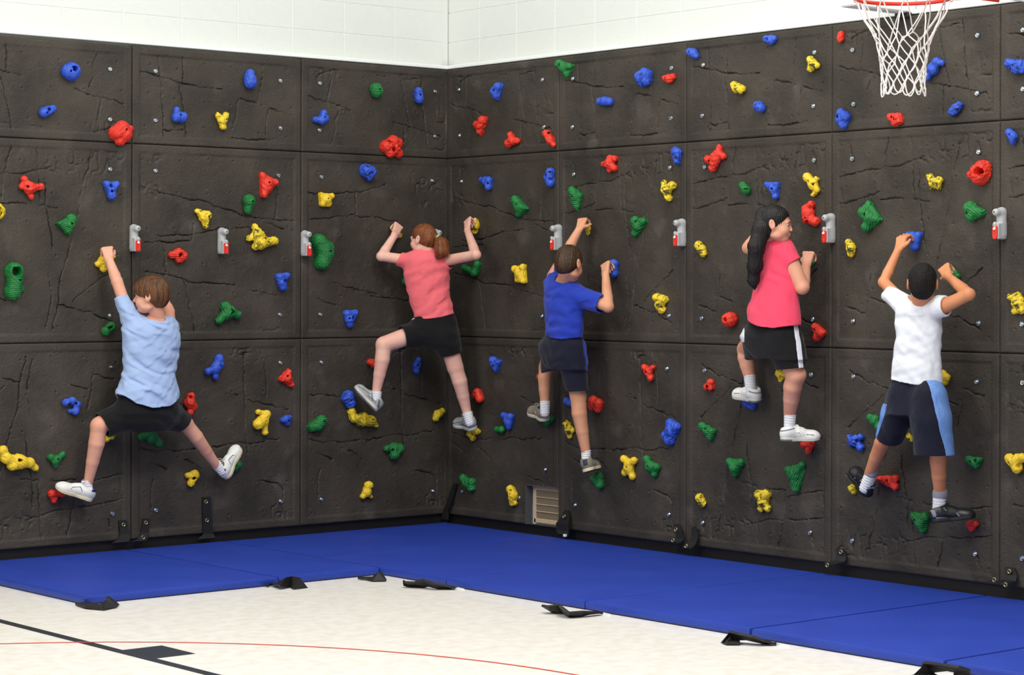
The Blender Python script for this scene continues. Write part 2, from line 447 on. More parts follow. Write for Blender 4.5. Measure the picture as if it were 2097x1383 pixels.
# ------------------------------------------------------------------ climbing panels: moulds with cracks, rims and small holes
def vnoise(nu, nv, cu, cv, seed):
    rs = np.random.RandomState(seed); g = rs.uniform(-1, 1, (cu + 2, cv + 2))
    x = np.linspace(0, cu, nu, endpoint=False); y = np.linspace(0, cv, nv, endpoint=False)
    i = x.astype(int); j = y.astype(int); fx = x - i; fy = y - j
    fx = fx * fx * (3 - 2 * fx); fy = fy * fy * (3 - 2 * fy)
    a = g[i][:, j]; b_ = g[i + 1][:, j]; c = g[i][:, j + 1]; d = g[i + 1][:, j + 1]
    fx = fx[:, None]; fy = fy[None]
    return (a * (1 - fx) + b_ * fx) * (1 - fy) + (c * (1 - fx) + d * fx) * fy
def mould(W, H, cracks, rough, seed, cell=0.0048, hole=None):
    nu = int(W / cell) + 1; nv = int(H / cell) + 1
    u = np.linspace(0, W, nu); v = np.linspace(0, H, nv)
    U, V = np.meshgrid(u, v, indexing='ij')
    wu = U + 0.007 * vnoise(nu, nv, 34, int(34 * H / W), seed + 1) + 0.003 * vnoise(nu, nv, 90, int(90 * H / W), seed + 2)
    wv = V + 0.007 * vnoise(nu, nv, 34, int(34 * H / W), seed + 3) + 0.003 * vnoise(nu, nv, 90, int(90 * H / W), seed + 4)
    z = 0.0034 * vnoise(nu, nv, 5, max(3, int(5 * H / W)), seed + 5) + 0.0012 * vnoise(nu, nv, 13, max(5, int(13 * H / W)), seed + 6) \
        + 0.0009 * vnoise(nu, nv, 40, int(40 * H / W), seed + 7) + 0.0005 * vnoise(nu, nv, 110, int(110 * H / W), seed + 8)
    dmin = np.full(U.shape, 9.0)
    def segd(p, q):
        ax, ay = p[0] * W, (1 - p[1]) * H; bx, by = q[0] * W, (1 - q[1]) * H
        dx, dy = bx - ax, by - ay; L = max(dx * dx + dy * dy, 1e-9)
        t = np.clip(((wu - ax) * dx + (wv - ay) * dy) / L, 0, 1)
        return np.hypot(wu - ax - t * dx, wv - ay - t * dy), ((wu - ax) * dy - (wv - ay) * dx) / math.sqrt(L)
    wid = 0.0029 + 0.0015 * vnoise(nu, nv, 20, int(20 * H / W), seed + 9)
    for ln in cracks:
        for p, q in zip(ln[:-1], ln[1:]):
            d, sd = segd(p, q)
            z -= 0.0009 * np.exp(-(d / 0.028) ** 2) * (0.5 + 0.5 * np.tanh(sd / 0.004))
            dmin = np.minimum(dmin, d)
    dep = 0.017 * (0.65 + 0.5 * vnoise(nu, nv, 16, int(16 * H / W), seed + 10))
    z -= dep * np.exp(-(dmin / wid) ** 2)
    rm = np.zeros(U.shape)
    for ln in rough:
        for p, q in zip(ln[:-1], ln[1:]):
            d, _ = segd(p, q); rm = np.maximum(rm, np.exp(-(d / 0.045) ** 2))
    rg = 1 - np.abs(vnoise(nu, nv, 30, int(30 * H / W), seed + 11)) * 2.6
    z -= rm * 0.011 * np.clip(rg, 0, 1) ** 2
    # threaded insert dimples
    rs = np.random.RandomState(seed + 12)
    for a in range(6):
        for c in range(max(3, int(6 * H / W))):
            pu = W * (a + 0.5) / 6 + rs.uniform(-0.03, 0.03); pv = H * (c + 0.5) / max(3, int(6 * H / W)) + rs.uniform(-0.03, 0.03)
            d = np.hypot(U - pu, V - pv)
            z = z * (1 - np.exp(-(d / 0.03) ** 4)) + 0.001 * np.exp(-(d / 0.03) ** 4) - 0.009 * np.exp(-(d / 0.0052) ** 4)
    e = np.minimum(np.minimum(U, W - U), np.minimum(V, H - V))
    s = np.clip((e - 0.040) / 0.020, 0, 1); s = s * s * (3 - 2 * s)
    rim = 0.0035 + 0.0006 * vnoise(nu, nv, 20, int(20 * H / W), seed + 13)
    z = rim * (1 - s) + (z - 0.001) * s
    z -= 0.010 * np.exp(-(e / 0.0034) ** 2)
    idx = np.arange(nu * nv).reshape(nu, nv)
    P = np.stack([U, V, z], -1).reshape(-1, 3)
    Q = np.stack([idx[:-1, :-1], idx[1:, :-1], idx[1:, 1:], idx[:-1, 1:]], -1).reshape(-1, 4)
    if hole:
        c = P[Q].mean(1); m = (c[:, 0] > hole[0]) & (c[:, 0] < hole[1]) & (c[:, 1] > hole[2]) & (c[:, 1] < hole[3])
        Q = Q[~m]
    # side skirts
    lst = [P]; ql = [Q]; base = len(P)
    for edge in (idx[:, 0], idx[-1, :], idx[::-1, -1], idx[0, ::-1]):
        B = P[edge].copy(); B[:, 2] = -0.046; k = len(edge); bi = np.arange(base, base + k)
        lst.append(B); ql.append(np.stack([edge[:-1], bi[:-1], bi[1:], edge[1:]], -1)); base += k
    me = arrays_mesh('panel', np.concatenate(lst), np.concatenate(ql)); me.materials.append(M['panel'])
    try: me.set_sharp_from_angle(angle=math.radians(55))
    except Exception: pass
    return me
M1c = [[(.03, .206), (.12, .197), (.22, .185), (.32, .177), (.41, .17), (.49, .157), (.56, .132)],
       [(.35, .036), (.33, .135), (.32, .18), (.31, .25), (.30, .30)], [(.04, .33), (.10, .33), (.175, .315), (.24, .30), (.30, .28)],
       [(.30, .317), (.375, .32), (.44, .316)], [(.486, .03), (.497, .15), (.50, .325)],
       [(.534, .19), (.534, .31), (.55, .385), (.563, .47), (.574, .565)],
       [(.78, .04), (.766, .105), (.75, .165), (.734, .228), (.713, .304), (.708, .365), (.687, .44), (.666, .52), (.64, .595), (.61, .70), (.60, .82), (.57, .93)],
       [(.50, .325), (.60, .34)], [(.24, .665), (.22, .755), (.207, .84)], [(.09, .81), (.14, .82), (.207, .84)],
       [(.24, .77), (.33, .785)], [(.60, .81), (.67, .825), (.76, .85), (.89, .90)], [(.06, .27), (.06, .33)], [(.68, .79), (.82, .69), (.90, .64)],
       [(.12, .07), (.13, .11)], [(.55, .66), (.56, .80), (.54, .92)]]
M1r = [[(.74, .14), (.81, .13), (.87, .12), (.95, .08)], [(.56, .132), (.66, .12), (.74, .08), (.95, .065)]]
M2c = [[(.05, .217), (.11, .234), (.21, .254), (.30, .271), (.39, .28), (.485, .304), (.575, .327), (.67, .35), (.75, .36), (.84, .37), (.975, .375)],
       [(.13, .465), (.24, .46), (.35, .452), (.44, .435), (.52, .42), (.61, .415), (.695, .414)], [(.07, .5), (.18, .495), (.33, .485)],
       [(.08, .65), (.18, .66), (.27, .68), (.32, .695), (.42, .705), (.5, .71), (.6, .715)], [(.685, .74), (.77, .757), (.85, .77)],
       [(.30, .695), (.325, .785), (.345, .89), (.36, .965)], [(.84, .37), (.853, .245), (.857, .2)], [(.795, .39), (.87, .41), (.95, .42)],
       [(.75, .955), (.81, .957), (.87, .945)], [(.35, .40), (.35, .48)], [(.185, .54), (.19, .65)]]
M2r = [[(.05, .045), (.13, .06)], [(.06, .22), (.16, .24)]]
B2c = [[(.05, .54), (.12, .56), (.25, .565), (.43, .56), (.55, .55), (.59, .54), (.70, .545), (.87, .53)], [(.30, .61), (.36, .635), (.40, .67)],
       [(.74, .745), (.86, .765), (.90, .80), (.89, .9)], [(.68, .32), (.80, .345), (.92, .375)], [(.65, .08), (.66, .3), (.66, .45), (.68, .6)],
       [(.55, .285), (.62, .29)], [(.12, .7), (.11, .85)], [(.64, .07), (.70, .07)], [(.78, .1), (.79, .3)], [(.06, .6), (.14, .63), (.20, .66)],
       [(.06, .30), (.2, .31), (.34, .335)]]
B2r = [[(.84, .9), (.92, .93)], [(.60, .07), (.74, .08)]]
T1c = [[(.02, .25), (.15, .29), (.235, .33), (.29, .35), (.41, .375), (.52, .385)], [(.15, .08), (.16, .26), (.165, .49), (.175, .76), (.18, .92)],
       [(.29, .07), (.29, .34)], [(.26, .345), (.28, .50), (.29, .64), (.30, .77), (.305, .9)], [(.765, .08), (.75, .31), (.73, .485)],
       [(.63, .47), (.73, .51)], [(.62, .48), (.60, .63), (.58, .8)], [(.80, .56), (.785, .72), (.78, .85)],
       [(.58, .89), (.68, .9), (.77, .9), (.845, .87)], [(.185, .85), (.265, .85), (.29, .83)], [(.81, .55), (.94, .62)]]
T2c = [[(.195, .175), (.18, .295), (.165, .445)], [(.04, .4), (.1, .43), (.17, .45), (.24, .48), (.32, .53)], [(.235, .54), (.215, .67), (.21, .8), (.19, .91)],
       [(.65, .08), (.655, .19), (.67, .36), (.69, .52), (.71, .66)], [(.785, .08), (.79, .23), (.8, .45), (.82, .7), (.83, .9)],
       [(.6, .63), (.71, .66), (.81, .7), (.94, .77)], [(.66, .135), (.72, .13), (.765, .125)], [(.67, .66), (.675, .91)], [(.84, .9), (.94, .9)],
       [(.11, .15), (.20, .11)], [(.48, .12), (.55, .13)]]
me_M1 = mould(1.218, 1.218, M1c, M1r, 11); me_M2 = mould(1.218, 1.218, M2c, M2r, 37)
me_B2 = mould(1.218, 1.218, B2c, B2r, 53); me_T1 = mould(1.218, 0.608, T1c, [[(.05, .9), (.12, .93)]], 71)
me_T2 = mould(1.218, 0.608, T2c, [[(.1, .15), (.2, .12)], [(.9, .5), (.93, .6)]], 89)
M3c = [[(.04, .22), (.2, .22), (.4, .2), (.55, .16)], [(.06, .36), (.2, .35), (.35, .33)], [(.35, .34), (.5, .34), (.62, .37)], [(.2, .70), (.35, .74), (.5, .76)],
       [(.1, .79), (.25, .83)], [(.45, .77), (.7, .8), (.8, .81)], [(.35, .2), (.35, .33)]]
me_M3 = mould(1.218, 1.218, M3c, [[(.75, .12), (.93, .16)], [(.76, .13), (.8, .25)]], 131)
VENT = (0.885, 1.218, -0.01, 0.258)          # opening in the panel, panel coordinates
me_BV = mould(1.218, 1.218, B2c[:4] + B2c[7:], B2r[1:], 97, hole=VENT)
LS = [0.048, -1.172, -2.392, -3.612, -4.832]
cwl = empty('climbing_wall', mw=WM['L'].copy()); tag(cwl, 'grey rock textured climbing wall panels covering the left gym wall', 'climbing wall')
cwr = empty('climbing_wall', mw=WM['R'].copy()); tag(cwr, 'grey rock textured climbing wall panels covering the right gym wall', 'climbing wall')
PANELS = []
def panel(wall, u0, z0, H, me, rot=False, sy=1.0):
    par = cwl if wall == 'L' else cwr
    o = bpy.data.objects.new('panel', me); COL.objects.link(o); o.parent = par
    h0 = 0.608 if H < 1 else 1.218
    if rot:
        o.location = (u0 + 1.219, z0 + h0 * sy, 0); o.rotation_euler = (0, 0, math.pi)
    else: o.location = (u0 + 0.001, z0, 0)
    o.scale = (1, sy, 1)
    PANELS.append((wall, u0, u0 + 1.22, z0, z0 + H, o)); return o
for k in range(4):
    u0 = LS[k + 1]
    tt = ['L1', 'L2', 'L3', 'L4'][k]
    zt = [float(LW(760, 131)[2]), float(LW(440, 106.5)[2]), float(LW(130, 83)[2]), float(LW(130, 83)[2])][k]
    panel('L', u0, Z0, 1.22, [me_B2, me_B2, me_M1, me_B2][k], rot=(k == 2))
    panel('L', u0, Z0 + 1.22, 1.22, [me_M3, me_M2, me_M1, me_M2][k])
    panel('L', u0, Z0 + 2.44, 0.61, [me_T2, me_T1, me_T2, me_T1][k], rot=(k == 2), sy=max(0.98, min(1.05, (zt - 0.002 - Z0 - 2.44) / 0.608)))
for k in range(6):
    u0 = 1.22 * k
    panel('R', u0, Z0, 1.22, [me_BV, me_B2, me_M1, me_M1, me_M2, me_B2][k], rot=k in (2, 3))
    panel('R', u0, Z0 + 1.22, 1.22, [me_M2, me_M1, me_M1, me_M1, me_M1, me_M2][k])
    panel('R', u0, Z0 + 2.44, 0.61, [me_T2, me_T1, me_T1, me_T2, me_T1, me_T2][k])

# silver mounting bolts sunk in the panels
BL = """225,141 225,244 225,346 318,145 318,246 318,349 225,646 228,752 230,1052 319,1045 574,165 574,262 655,170 654,266
891,187 891,279 570,359 658,362 885,370 573,644 656,644 574,743 658,742 575,1027 658,1023 887,1006"""
BR = """945,372 940,184 941,278 946,1007 1111,163 1114,260 1173,161 1172,260 1375,139 1374,242 1372,343 1440,133 1438,237 1175,357
1443,342 1110,648 1370,647 1437,652 1366,755 1443,759 1117,962 1063,1020 1178,1035 1370,1054 1439,1071 1668,107 1666,217 1746,102
1748,213 2002,72 2001,191 2095,61 2095,182 1667,328 1745,325 2004,311 1664,654 1747,658 2004,662 2093,664 1661,768 1748,772
2000,782 2094,784 1659,1091 1745,1108 1997,1135 2093,1144"""
bb = MB(); bb.cyl((0, 0, 0.0), (0, 0, 0.006), 0.0135, 0.0125, n=14); bb.ring((0, 0, 0.005), (0, 0, 1), 0.0115, 0.0022, n=16, m=5)
bb.cyl((0, 0, 0.005), (0, 0, 0.010), 0.0075, 0.0062, n=6); bb.cyl((0, 0, 0.010), (0, 0, 0.0125), 0.0062, 0.003, n=6)
bolt_me = bb.mesh('bolt'); bolt_me.materials.append(M['zinc'])
for wall, txt in (('L', BL), ('R', BR)):
    for t in txt.split():
        x, y = map(float, t.split(',')); p = to_uvw(wall, WP(wall, x, y, 0.004))
        for (wn, a, b_, c, d, po) in PANELS:
            if wn == wall and a <= p[0] < b_ and c <= p[1] < d:
                o = bpy.data.objects.new('bolt', bolt_me); COL.objects.link(o); o.parent = po
                o.rotation_euler = (0, 0, random.Random(int(x)).random())
                if po.rotation_euler[2] > 1: o.location = (po.location[0] - p[0], (po.location[1] - p[1]) / po.scale[1], 0.001)
                else: o.location = (p[0] - po.location[0], (p[1] - po.location[1]) / po.scale[1], 0.001)
                break

# ------------------------------------------------------------------ tan vent in the panel opening
vp = empty('wall_vent', mw=WM['R'].copy()); tag(vp, 'tan slatted vent grille set into the climbing wall near the floor', 'vent')
vq = [to_uvw('R', RW(x, y, -0.046)) for x, y in ((1092, 997), (1147, 1002), (1145, 1078), (1091, 1074))]
vu0, vu1 = 0.925, 1.235; vz0, vz1 = 0.112, 0.352
b = MB(); fw_ = 0.018
b.box(((vu0 + vu1) / 2, vz1 - 0.012, -0.040), (vu1 - vu0, 0.024, 0.012), bev=0.002)
b.box(((vu0 + vu1) / 2, vz0 + 0.014, -0.040), (vu1 - vu0, 0.028, 0.012), bev=0.002)
b.box((vu0 + fw_ / 2, (vz0 + vz1) / 2, -0.040), (fw_, vz1 - vz0, 0.012), bev=0.002)
b.box((vu1 - fw_ / 2, (vz0 + vz1) / 2, -0.040), (fw_, vz1 - vz0, 0.012), bev=0.002)
b.build('frame', M['tan'], vp)
b = MB(); b.box(((vu0 + vu1) / 2, (vz0 + vz1) / 2, -0.047), (vu1 - vu0 - 0.02, vz1 - vz0 - 0.02, 0.004)); b.build('backing', M['black_base'], vp)
gh = (vz1 - vz0 - 0.052) / 4
for i in range(4):
    zc = vz0 + 0.028 + gh * (i + 0.5)
    b = MB()
    for j in range(7): b.box(((vu0 + vu1) / 2, zc - gh / 2 + gh * (j + 0.5) / 7, -0.0425), (vu1 - vu0 - 0.034, gh / 11, 0.004))
    for j in range(30): b.box((vu0 + 0.017 + (vu1 - vu0 - 0.034) * (j + 0.5) / 30, zc, -0.0435), (0.0042, gh, 0.003))
    tag(b.build('mesh_screen', M['tan_mesh'], vp), kind='stuff')
    if i: 
        b = MB(); b.box(((vu0 + vu1) / 2, zc - gh / 2, -0.038), (vu1 - vu0 - 0.03, 0.005, 0.008), bev=0.001); b.build('bar', M['tan'], vp)
for i, (a0, a1, b0, b1) in enumerate(((0.884, 0.890, Z0, Z0 + 0.262), (0.884, 1.219, Z0 + 0.256, Z0 + 0.262))):
    b = MB(); b.box(((a0 + a1) / 2, (b0 + b1) / 2, -0.02), (a1 - a0, b1 - b0, 0.052)); b.build('reveal', M['grey_reveal'], vp)

# ------------------------------------------------------------------ blue gym mats (with their black nylon straps)
def gym_mat(x0, x1, y0, y1, label, seed, group='blue landing mats at the foot of the wall'):
    g = 0.004; x0 += g; x1 -= g; y0 += g; y1 -= g
    nx = max(6, int((x1 - x0) / 0.04)); ny = max(6, int((y1 - y0) / 0.04)); T = 0.046
    rs = np.random.RandomState(seed)
    def prof(t):                                       # rounded edge positions
        e = np.array([0, 0.001, 0.004, 0.010, 0.018, 0.03])
        mid = np.linspace(0.06, t - 0.06, max(4, int(t / 0.045)))
        return np.concatenate([e, mid, (t - e)[::-1]])
    X = prof(x1 - x0); Y = prof(y1 - y0); U, V = np.meshgrid(X, Y, indexing='ij')
    e = np.minimum(np.minimum(U, x1 - x0 - U), np.minimum(V, y1 - y0 - V))
    R = 0.012; ec = np.clip(e, 0, R)
    z = T - R + np.sqrt(np.maximum(0, R * R - (R - ec) ** 2))
    z = z + 0.0035 * np.clip(e / 0.15, 0, 1) + 0.0012 * vnoise(len(X), len(Y), 5, 6, seed) * np.clip(e / 0.1, 0, 1) \
        + 0.0006 * vnoise(len(X), len(Y), 12, 16, seed + 1) * np.clip(e / 0.05, 0, 1) - 0.002 * np.exp(-((e - 0.022) / 0.006) ** 2)
    top = np.stack([U, V, z], -1).reshape(-1, 3)
    idx = np.arange(len(X) * len(Y)).reshape(len(X), len(Y))
    Q = [np.stack([idx[:-1, :-1], idx[1:, :-1], idx[1:, 1:], idx[:-1, 1:]], -1).reshape(-1, 4)]
    P = [top]; base = len(top)
    for edge in (idx[:, 0], idx[-1, :], idx[::-1, -1], idx[0, ::-1]):
        k = len(edge); B = top[edge].copy(); B[:, 2] = 0.012; C = top[edge].copy(); C[:, 2] = 0.005
        cen = np.array([(x1 - x0) / 2, (y1 - y0) / 2]); C[:, :2] += (cen - C[:, :2]) * 0.006
        b0 = np.arange(base, base + k); c0 = b0 + k; P += [B, C]; base += 2 * k
        Q.append(np.stack([edge[:-1], b0[:-1], b0[1:], edge[1:]], -1)); Q.append(np.stack([b0[:-1], c0[:-1], c0[1:], b0[1:]], -1))
    me = arrays_mesh('gym_mat', np.concatenate(P), np.concatenate(Q)); me.materials.append(M['mat'])
    o = link('gym_mat', me); o.location = (x0, y0, 0)
    tag(o, label, 'mat', group)
    b = MB(); b.box(((x1 - x0) / 2, (y1 - y0) / 2, 0.0035), (x1 - x0 - 0.012, y1 - y0 - 0.012, 0.007)); b.build('underside', M['mat_under'], o)
    b = MB(); h = 0.0015
    pts = [(0.004, 0.004), (x1 - x0 - 0.004, 0.004), (x1 - x0 - 0.004, y1 - y0 - 0.004), (0.004, y1 - y0 - 0.004)]
    for i in range(4):
        p, q = pts[i], pts[(i + 1) % 4]; b.tube([(p[0], p[1], T - 0.0035), (q[0], q[1], T - 0.0035)], 0.0022, 6)
    b.build('piping', M['mat'], o)
    return o
XF = -1.765; YF = -1.765
mats = {}
mats['A'] = gym_mat(-3.62, -2.44, YF, -0.03, 'blue gym mat at the left end, its corner pointing toward the viewer', 1)
mats['B'] = gym_mat(-2.44, XF, YF, -0.03, 'narrow blue gym mat between the left end mat and the inner corner', 2)
mats['C'] = gym_mat(XF, -0.03, -1.19, -0.03, 'blue gym mat lying in the corner where the two walls meet', 3)
mats['D'] = gym_mat(XF, -0.03, -2.40, -1.19, 'blue gym mat below the boy in blue, under the tan vent', 4)
mats['E'] = gym_mat(XF, -0.03, -3.60, -2.40, 'blue gym mat third along the right wall from the corner', 5)
mats['F'] = gym_mat(XF, -0.03, -4.82, -3.60, 'blue gym mat fourth along the right wall from the corner, below the long haired girl', 6)
mats['G'] = gym_mat(XF, -0.03, -6.03, -4.83, 'blue gym mat fifth along the right wall, cut by the bottom right edge', 7)
mats['H'] = gym_mat(XF, -0.03, -7.26, -6.04, 'blue gym mat cut off in the far bottom right corner of the picture', 8)

def floor_strap(mt, pts, hw, label=None, tagpx=None):
    """black strap lying from under the mat: pts = (px, py, height) ; hw = half width along view"""
    o = mats[mt]; P = [FZ(x, y, z + .004) for x, y, z in pts]
    b = MB(); wv = []
    for i, p in enumerate(P):
        d = P[min(i + 1, len(P) - 1)] - P[max(i - 1, 0)]; d[2] = 0
        s = np.array([-d[1], d[0], 0]); s = s / (np.linalg.norm(s) + 1e-9) * hw[i][0] * 1.25; s[2] = hw[i][1] * 1.5
        wv.append(s)
    b.ribbon([tuple(p - np.array(o.location)) for p in P], wv, 0.011)
    b.build('strap', M['strap'], o)
    if tagpx:
        q = [FZ(x, y, 0.004) - np.array(o.location) for x, y in tagpx]
        b = MB(); b.ribbon([tuple(q[0]), tuple(q[1])], [(0.0, 0.004, 0.005)] * 2, 0.002); k = b.build('tag', M['white_plastic'], o); k['label'] = 'small white tag'
floor_strap('A', [(168, 1236, .006), (190, 1242, .008), (215, 1240, .02), (228, 1233, .03), (234, 1232, .018), (222, 1240, .006), (200, 1242, .005)],
            [(.03, .0), (.035, .0), (.03, .012), (.02, .018), (.02, .014), (.03, .004), (.03, 0)])
floor_strap('A', [(545, 1200, .006), (562, 1196, .01), (580, 1193, .035), (596, 1194, .02), (608, 1195, .03), (620, 1196, .022), (604, 1201, .008)],
            [(.01, .0), (.02, .0), (.025, .012), (.02, .02), (.02, .018), (.02, .018), (.03, .0)])
floor_strap('B', [(735, 1184, .006), (756, 1184, .01), (770, 1183, .02), (784, 1180, .028), (787, 1182, .016), (774, 1187, .006)],
            [(.01, .0), (.02, .0), (.02, .014), (.015, .018), (.015, .014), (.03, .0)])
floor_strap('D', [(932, 1205, .006), (912, 1203, .01), (892, 1200, .02), (872, 1194, .03), (856, 1198, .014), (835, 1197, .014), (826, 1194, .022)],
            [(.01, .0), (.02, .01), (.022, .012), (.02, .014), (.03, .012), (.034, .012), (.012, .01)], tagpx=[(937, 1205), (951, 1208)])
floor_strap('E', [(1232, 1256, .006), (1212, 1256, .012), (1190, 1258, .014), (1165, 1259, .014), (1156, 1252, .03), (1150, 1249, .02), (1130, 1250, .016), (1122, 1248, .014)],
            [(.01, .0), (.016, .004), (.014, .01), (.03, .01), (.02, .02), (.016, .018), (.03, .016), (.028, .014)], tagpx=[(1233, 1256), (1250, 1260)])
floor_strap('F', [(1590, 1319, .004), (1565, 1315, .012), (1545, 1309, .025), (1520, 1304, .032), (1498, 1302, .03), (1486, 1308, .018), (1498, 1316, .006), (1515, 1316, .006)],
            [(.01, .0), (.03, .008), (.03, .012), (.03, .012), (.025, .016), (.02, .02), (.035, .0), (.03, 0)], tagpx=[(1592, 1320), (1616, 1325)])
floor_strap('G', [(1975, 1384, .008), (1970, 1378, .03), (1960, 1371, .05), (1935, 1366, .055), (1905, 1366, .045), (1888, 1370, .03), (1890, 1384, .008), (1915, 1392, .006)],
            [(.02, .0), (.03, .008), (.035, .012), (.04, .012), (.035, .016), (.03, .02), (.045, .0), (.03, 0)])

# black straps with brass grommets hanging where mats meet the wall
def wall_strap(label, wall, pts, hw, grom, white=None):
    P = [WP(wall, x, y, o) for x, y, o in pts]; base = P[-1].copy()
    r = empty('mat_strap', tuple(base)); tag(r, label, 'strap', 'black mat straps with grommets')
    t = np.array([1, 0, 0]) if wall == 'L' else np.array([0, -1, 0])
    b = MB(); b.ribbon([tuple(p - base) for p in P], [tuple(t * h * 1.25) for h in hw], 0.008); b.build('webbing', M['strap'], r)
    n = np.array([0, -1, 0]) if wall == 'L' else np.array([-1, 0, 0])
    for (x, y, o) in grom:
        c = WP(wall, x, y, o) - base
        b = MB(); b.ring(tuple(c), tuple(n), 0.0100, 0.0040, n=18, m=7); b.build('grommet', M['brass'], r, smooth=True)
        b = MB(); b.cyl(tuple(c - n * 0.003), tuple(c - n * 0.001), 0.009, n=12); b.build('grommet_hole', M['dark_hole'], r)
    if white:
        c = WP(wall, *white) - base; b = MB(); b.box(tuple(c), (0.018, 0.018, 0.016), bev=0.001); k = b.build('tag', M['white_plastic'], r); k['label'] = 'small white tag'
wall_strap('black mat strap hanging at the left wall, one silver grommet, first from the left', 'L',
           [(251, 1066, .012), (253, 1080, .014), (256, 1094, .02), (254, 1104, .03), (246, 1112, .05)], [.022, .024, .026, .03, .05], [(253, 1075, .02)])
wall_strap('black mat strap with two brass grommets, second from the left end', 'L',
           [(299, 1062, .012), (298, 1076, .014), (296, 1092, .018), (291, 1104, .03), (282, 1110, .05)], [.018, .02, .022, .028, .045], [(299, 1071, .02), (293, 1101, .034)])
wall_strap('long upright black mat strap with two grommets, third from the left end', 'L',
           [(423, 1018, .012), (424, 1045, .014), (425, 1078, .014), (426, 1094, .016), (422, 1104, .045)], [.024, .026, .026, .028, .05], [(422, 1028, .019), (424, 1066, .021)])
wall_strap('plain black strap leaning in the corner of the two walls', 'R',
           [(933, 990, .014), (926, 1010, .02), (919, 1032, .03), (913, 1048, .03), (911, 1064, .04)], [.014, .02, .022, .02, .03], [])
wall_strap('wide black mat strap with white tag, beside the tan vent', 'R',
           [(1161, 1046, .012), (1158, 1060, .03), (1152, 1074, .045), (1152, 1088, .05), (1154, 1096, .07)], [.016, .034, .05, .05, .04], [(1155, 1058, .045)], white=(1157, 1097, .08))
wall_strap('short black strap with two grommets left of the panel seam below green heart hold', 'R',
           [(1386, 1074, .012), (1391, 1088, .02), (1394, 1104, .025), (1386, 1110, .05), (1376, 1112, .07)], [.018, .024, .028, .03, .03], [(1384, 1085, .03), (1378, 1107, .075)])
wall_strap('curled black strap right of the seam, one brass grommet low down', 'R',
           [(1422, 1082, .012), (1424, 1098, .02), (1420, 1110, .03), (1412, 1118, .05), (1405, 1124, .08)], [.02, .024, .026, .034, .03], [(1405, 1119, .085)])
wall_strap('black strap folded forward with bright grommet, below the girl in pink shorts', 'R',
           [(1721, 1124, .012), (1724, 1140, .02), (1720, 1150, .035), (1706, 1154, .06), (1693, 1158, .10)], [.024, .03, .034, .03, .024], [(1722, 1131, .025), (1694, 1158, .106)])
wall_strap('black strap cluster with three grommets at the right end', 'R',
           [(2068, 1162, .012), (2072, 1178, .02), (2068, 1190, .04), (2052, 1193, .07), (2034, 1192, .1)], [.024, .03, .034, .03, .03], [(2067, 1171, .03), (2036, 1188, .106), (2059, 1198, .08)])
for o in bpy.data.objects:
    if o.get('label') == 'black strap folded forward with bright grommet, below the girl in pink shorts':
        o['label'] = 'black strap folded forward with one bright grommet, below the long haired girl'

# ------------------------------------------------------------------ grey mat hangers with red latch
def hanger(wall, x, y, label):
    p = to_uvw(wall, WP(wall, x, y, 0.0))
    r = empty('mat_hanger', mw=WM[wall] @ Matrix.Translation((p[0], p[1], 0.004)) @ Matrix.Scale(1.2, 4)); tag(r, label, 'bracket', 'grey mat hangers with red latches')
    s = Sdf()
    s.cone((0, .048, .012), (0, -.05, .012), .021, .021, k=.006, fl=((0, 0, 1), 0.8))
    s.cone((0, .046, .01), (0, .046, .050), .0185, .0165, k=.008)
    s.fn(lambda X, Y, Z: np.maximum(np.maximum(np.abs(X) - .013, np.abs(Y + .036) - .030), np.abs(Z - .026) - .024) - .004, (-.02, -.07, 0), (.02, 0, .055), k=.008)
    s.cone((0, -.004, .058), (0, -.022, .054), .0085, .007, k=.008)
    s.cone((0, .046, .046), (0, .046, .06), .006, .006, k=.002, mode='s')
    s.fn(lambda X, Y, Z: -Z, (-1, -1, -1), (1, 1, 1), mode='i')
    me = s.mesh('body', 0.0024); me.materials.append(M['grey_plastic']); link('body', me, None, r)
    s = Sdf(); s.fn(lambda X, Y, Z: np.maximum(np.sqrt(X ** 2 + np.maximum(np.abs(Y + .040) - .018, 0) ** 2) - .0135, np.abs(Z - .056) - .005), (-.02, -.08, .04), (.02, 0, .065), k=.001)
    s.fn(lambda X, Y, Z: np.maximum(np.maximum(np.abs(X) - .0028, np.abs(Y + .042) - .016), .058 - Z), (-.01, -.07, .04), (.01, -.02, .07), k=.001, mode='s')
    me = s.mesh('latch', 0.0018); me.materials.append(M['red_plastic']); link('latch', me, None, r)
    b = MB(); b.cyl((0, -.026, .060), (0, -.026, .066), .0065, .005, n=12); b.build('knob', M['white_plastic'], r, smooth=True)
for x, y, l in ((271, 487, 'grey mat hanger with red latch on the seam above the boy in light blue'),
                (451, 493, 'grey mat hanger with red latch in mid panel left of the yellow crescent hold'),
                (621, 498, 'grey mat hanger with red latch beside the large green kidney hold'),
                (888, 494, 'grey mat hanger mostly hidden behind the ponytail of the girl in the corner')):
    hanger('L', x, y, l)
for x, y, l in ((1148, 486, 'grey mat hanger with red latch just above the head of the boy in blue'),
                (1401, 476, 'grey mat hanger with red latch at the seam right of the green heart hold'),
                (1706, 467, 'grey mat hanger with red latch right of the long haired girl'),
                (2056, 457, 'grey mat hanger with red latch farthest right, by the round green hold')):
    hanger('R', x, y, l)

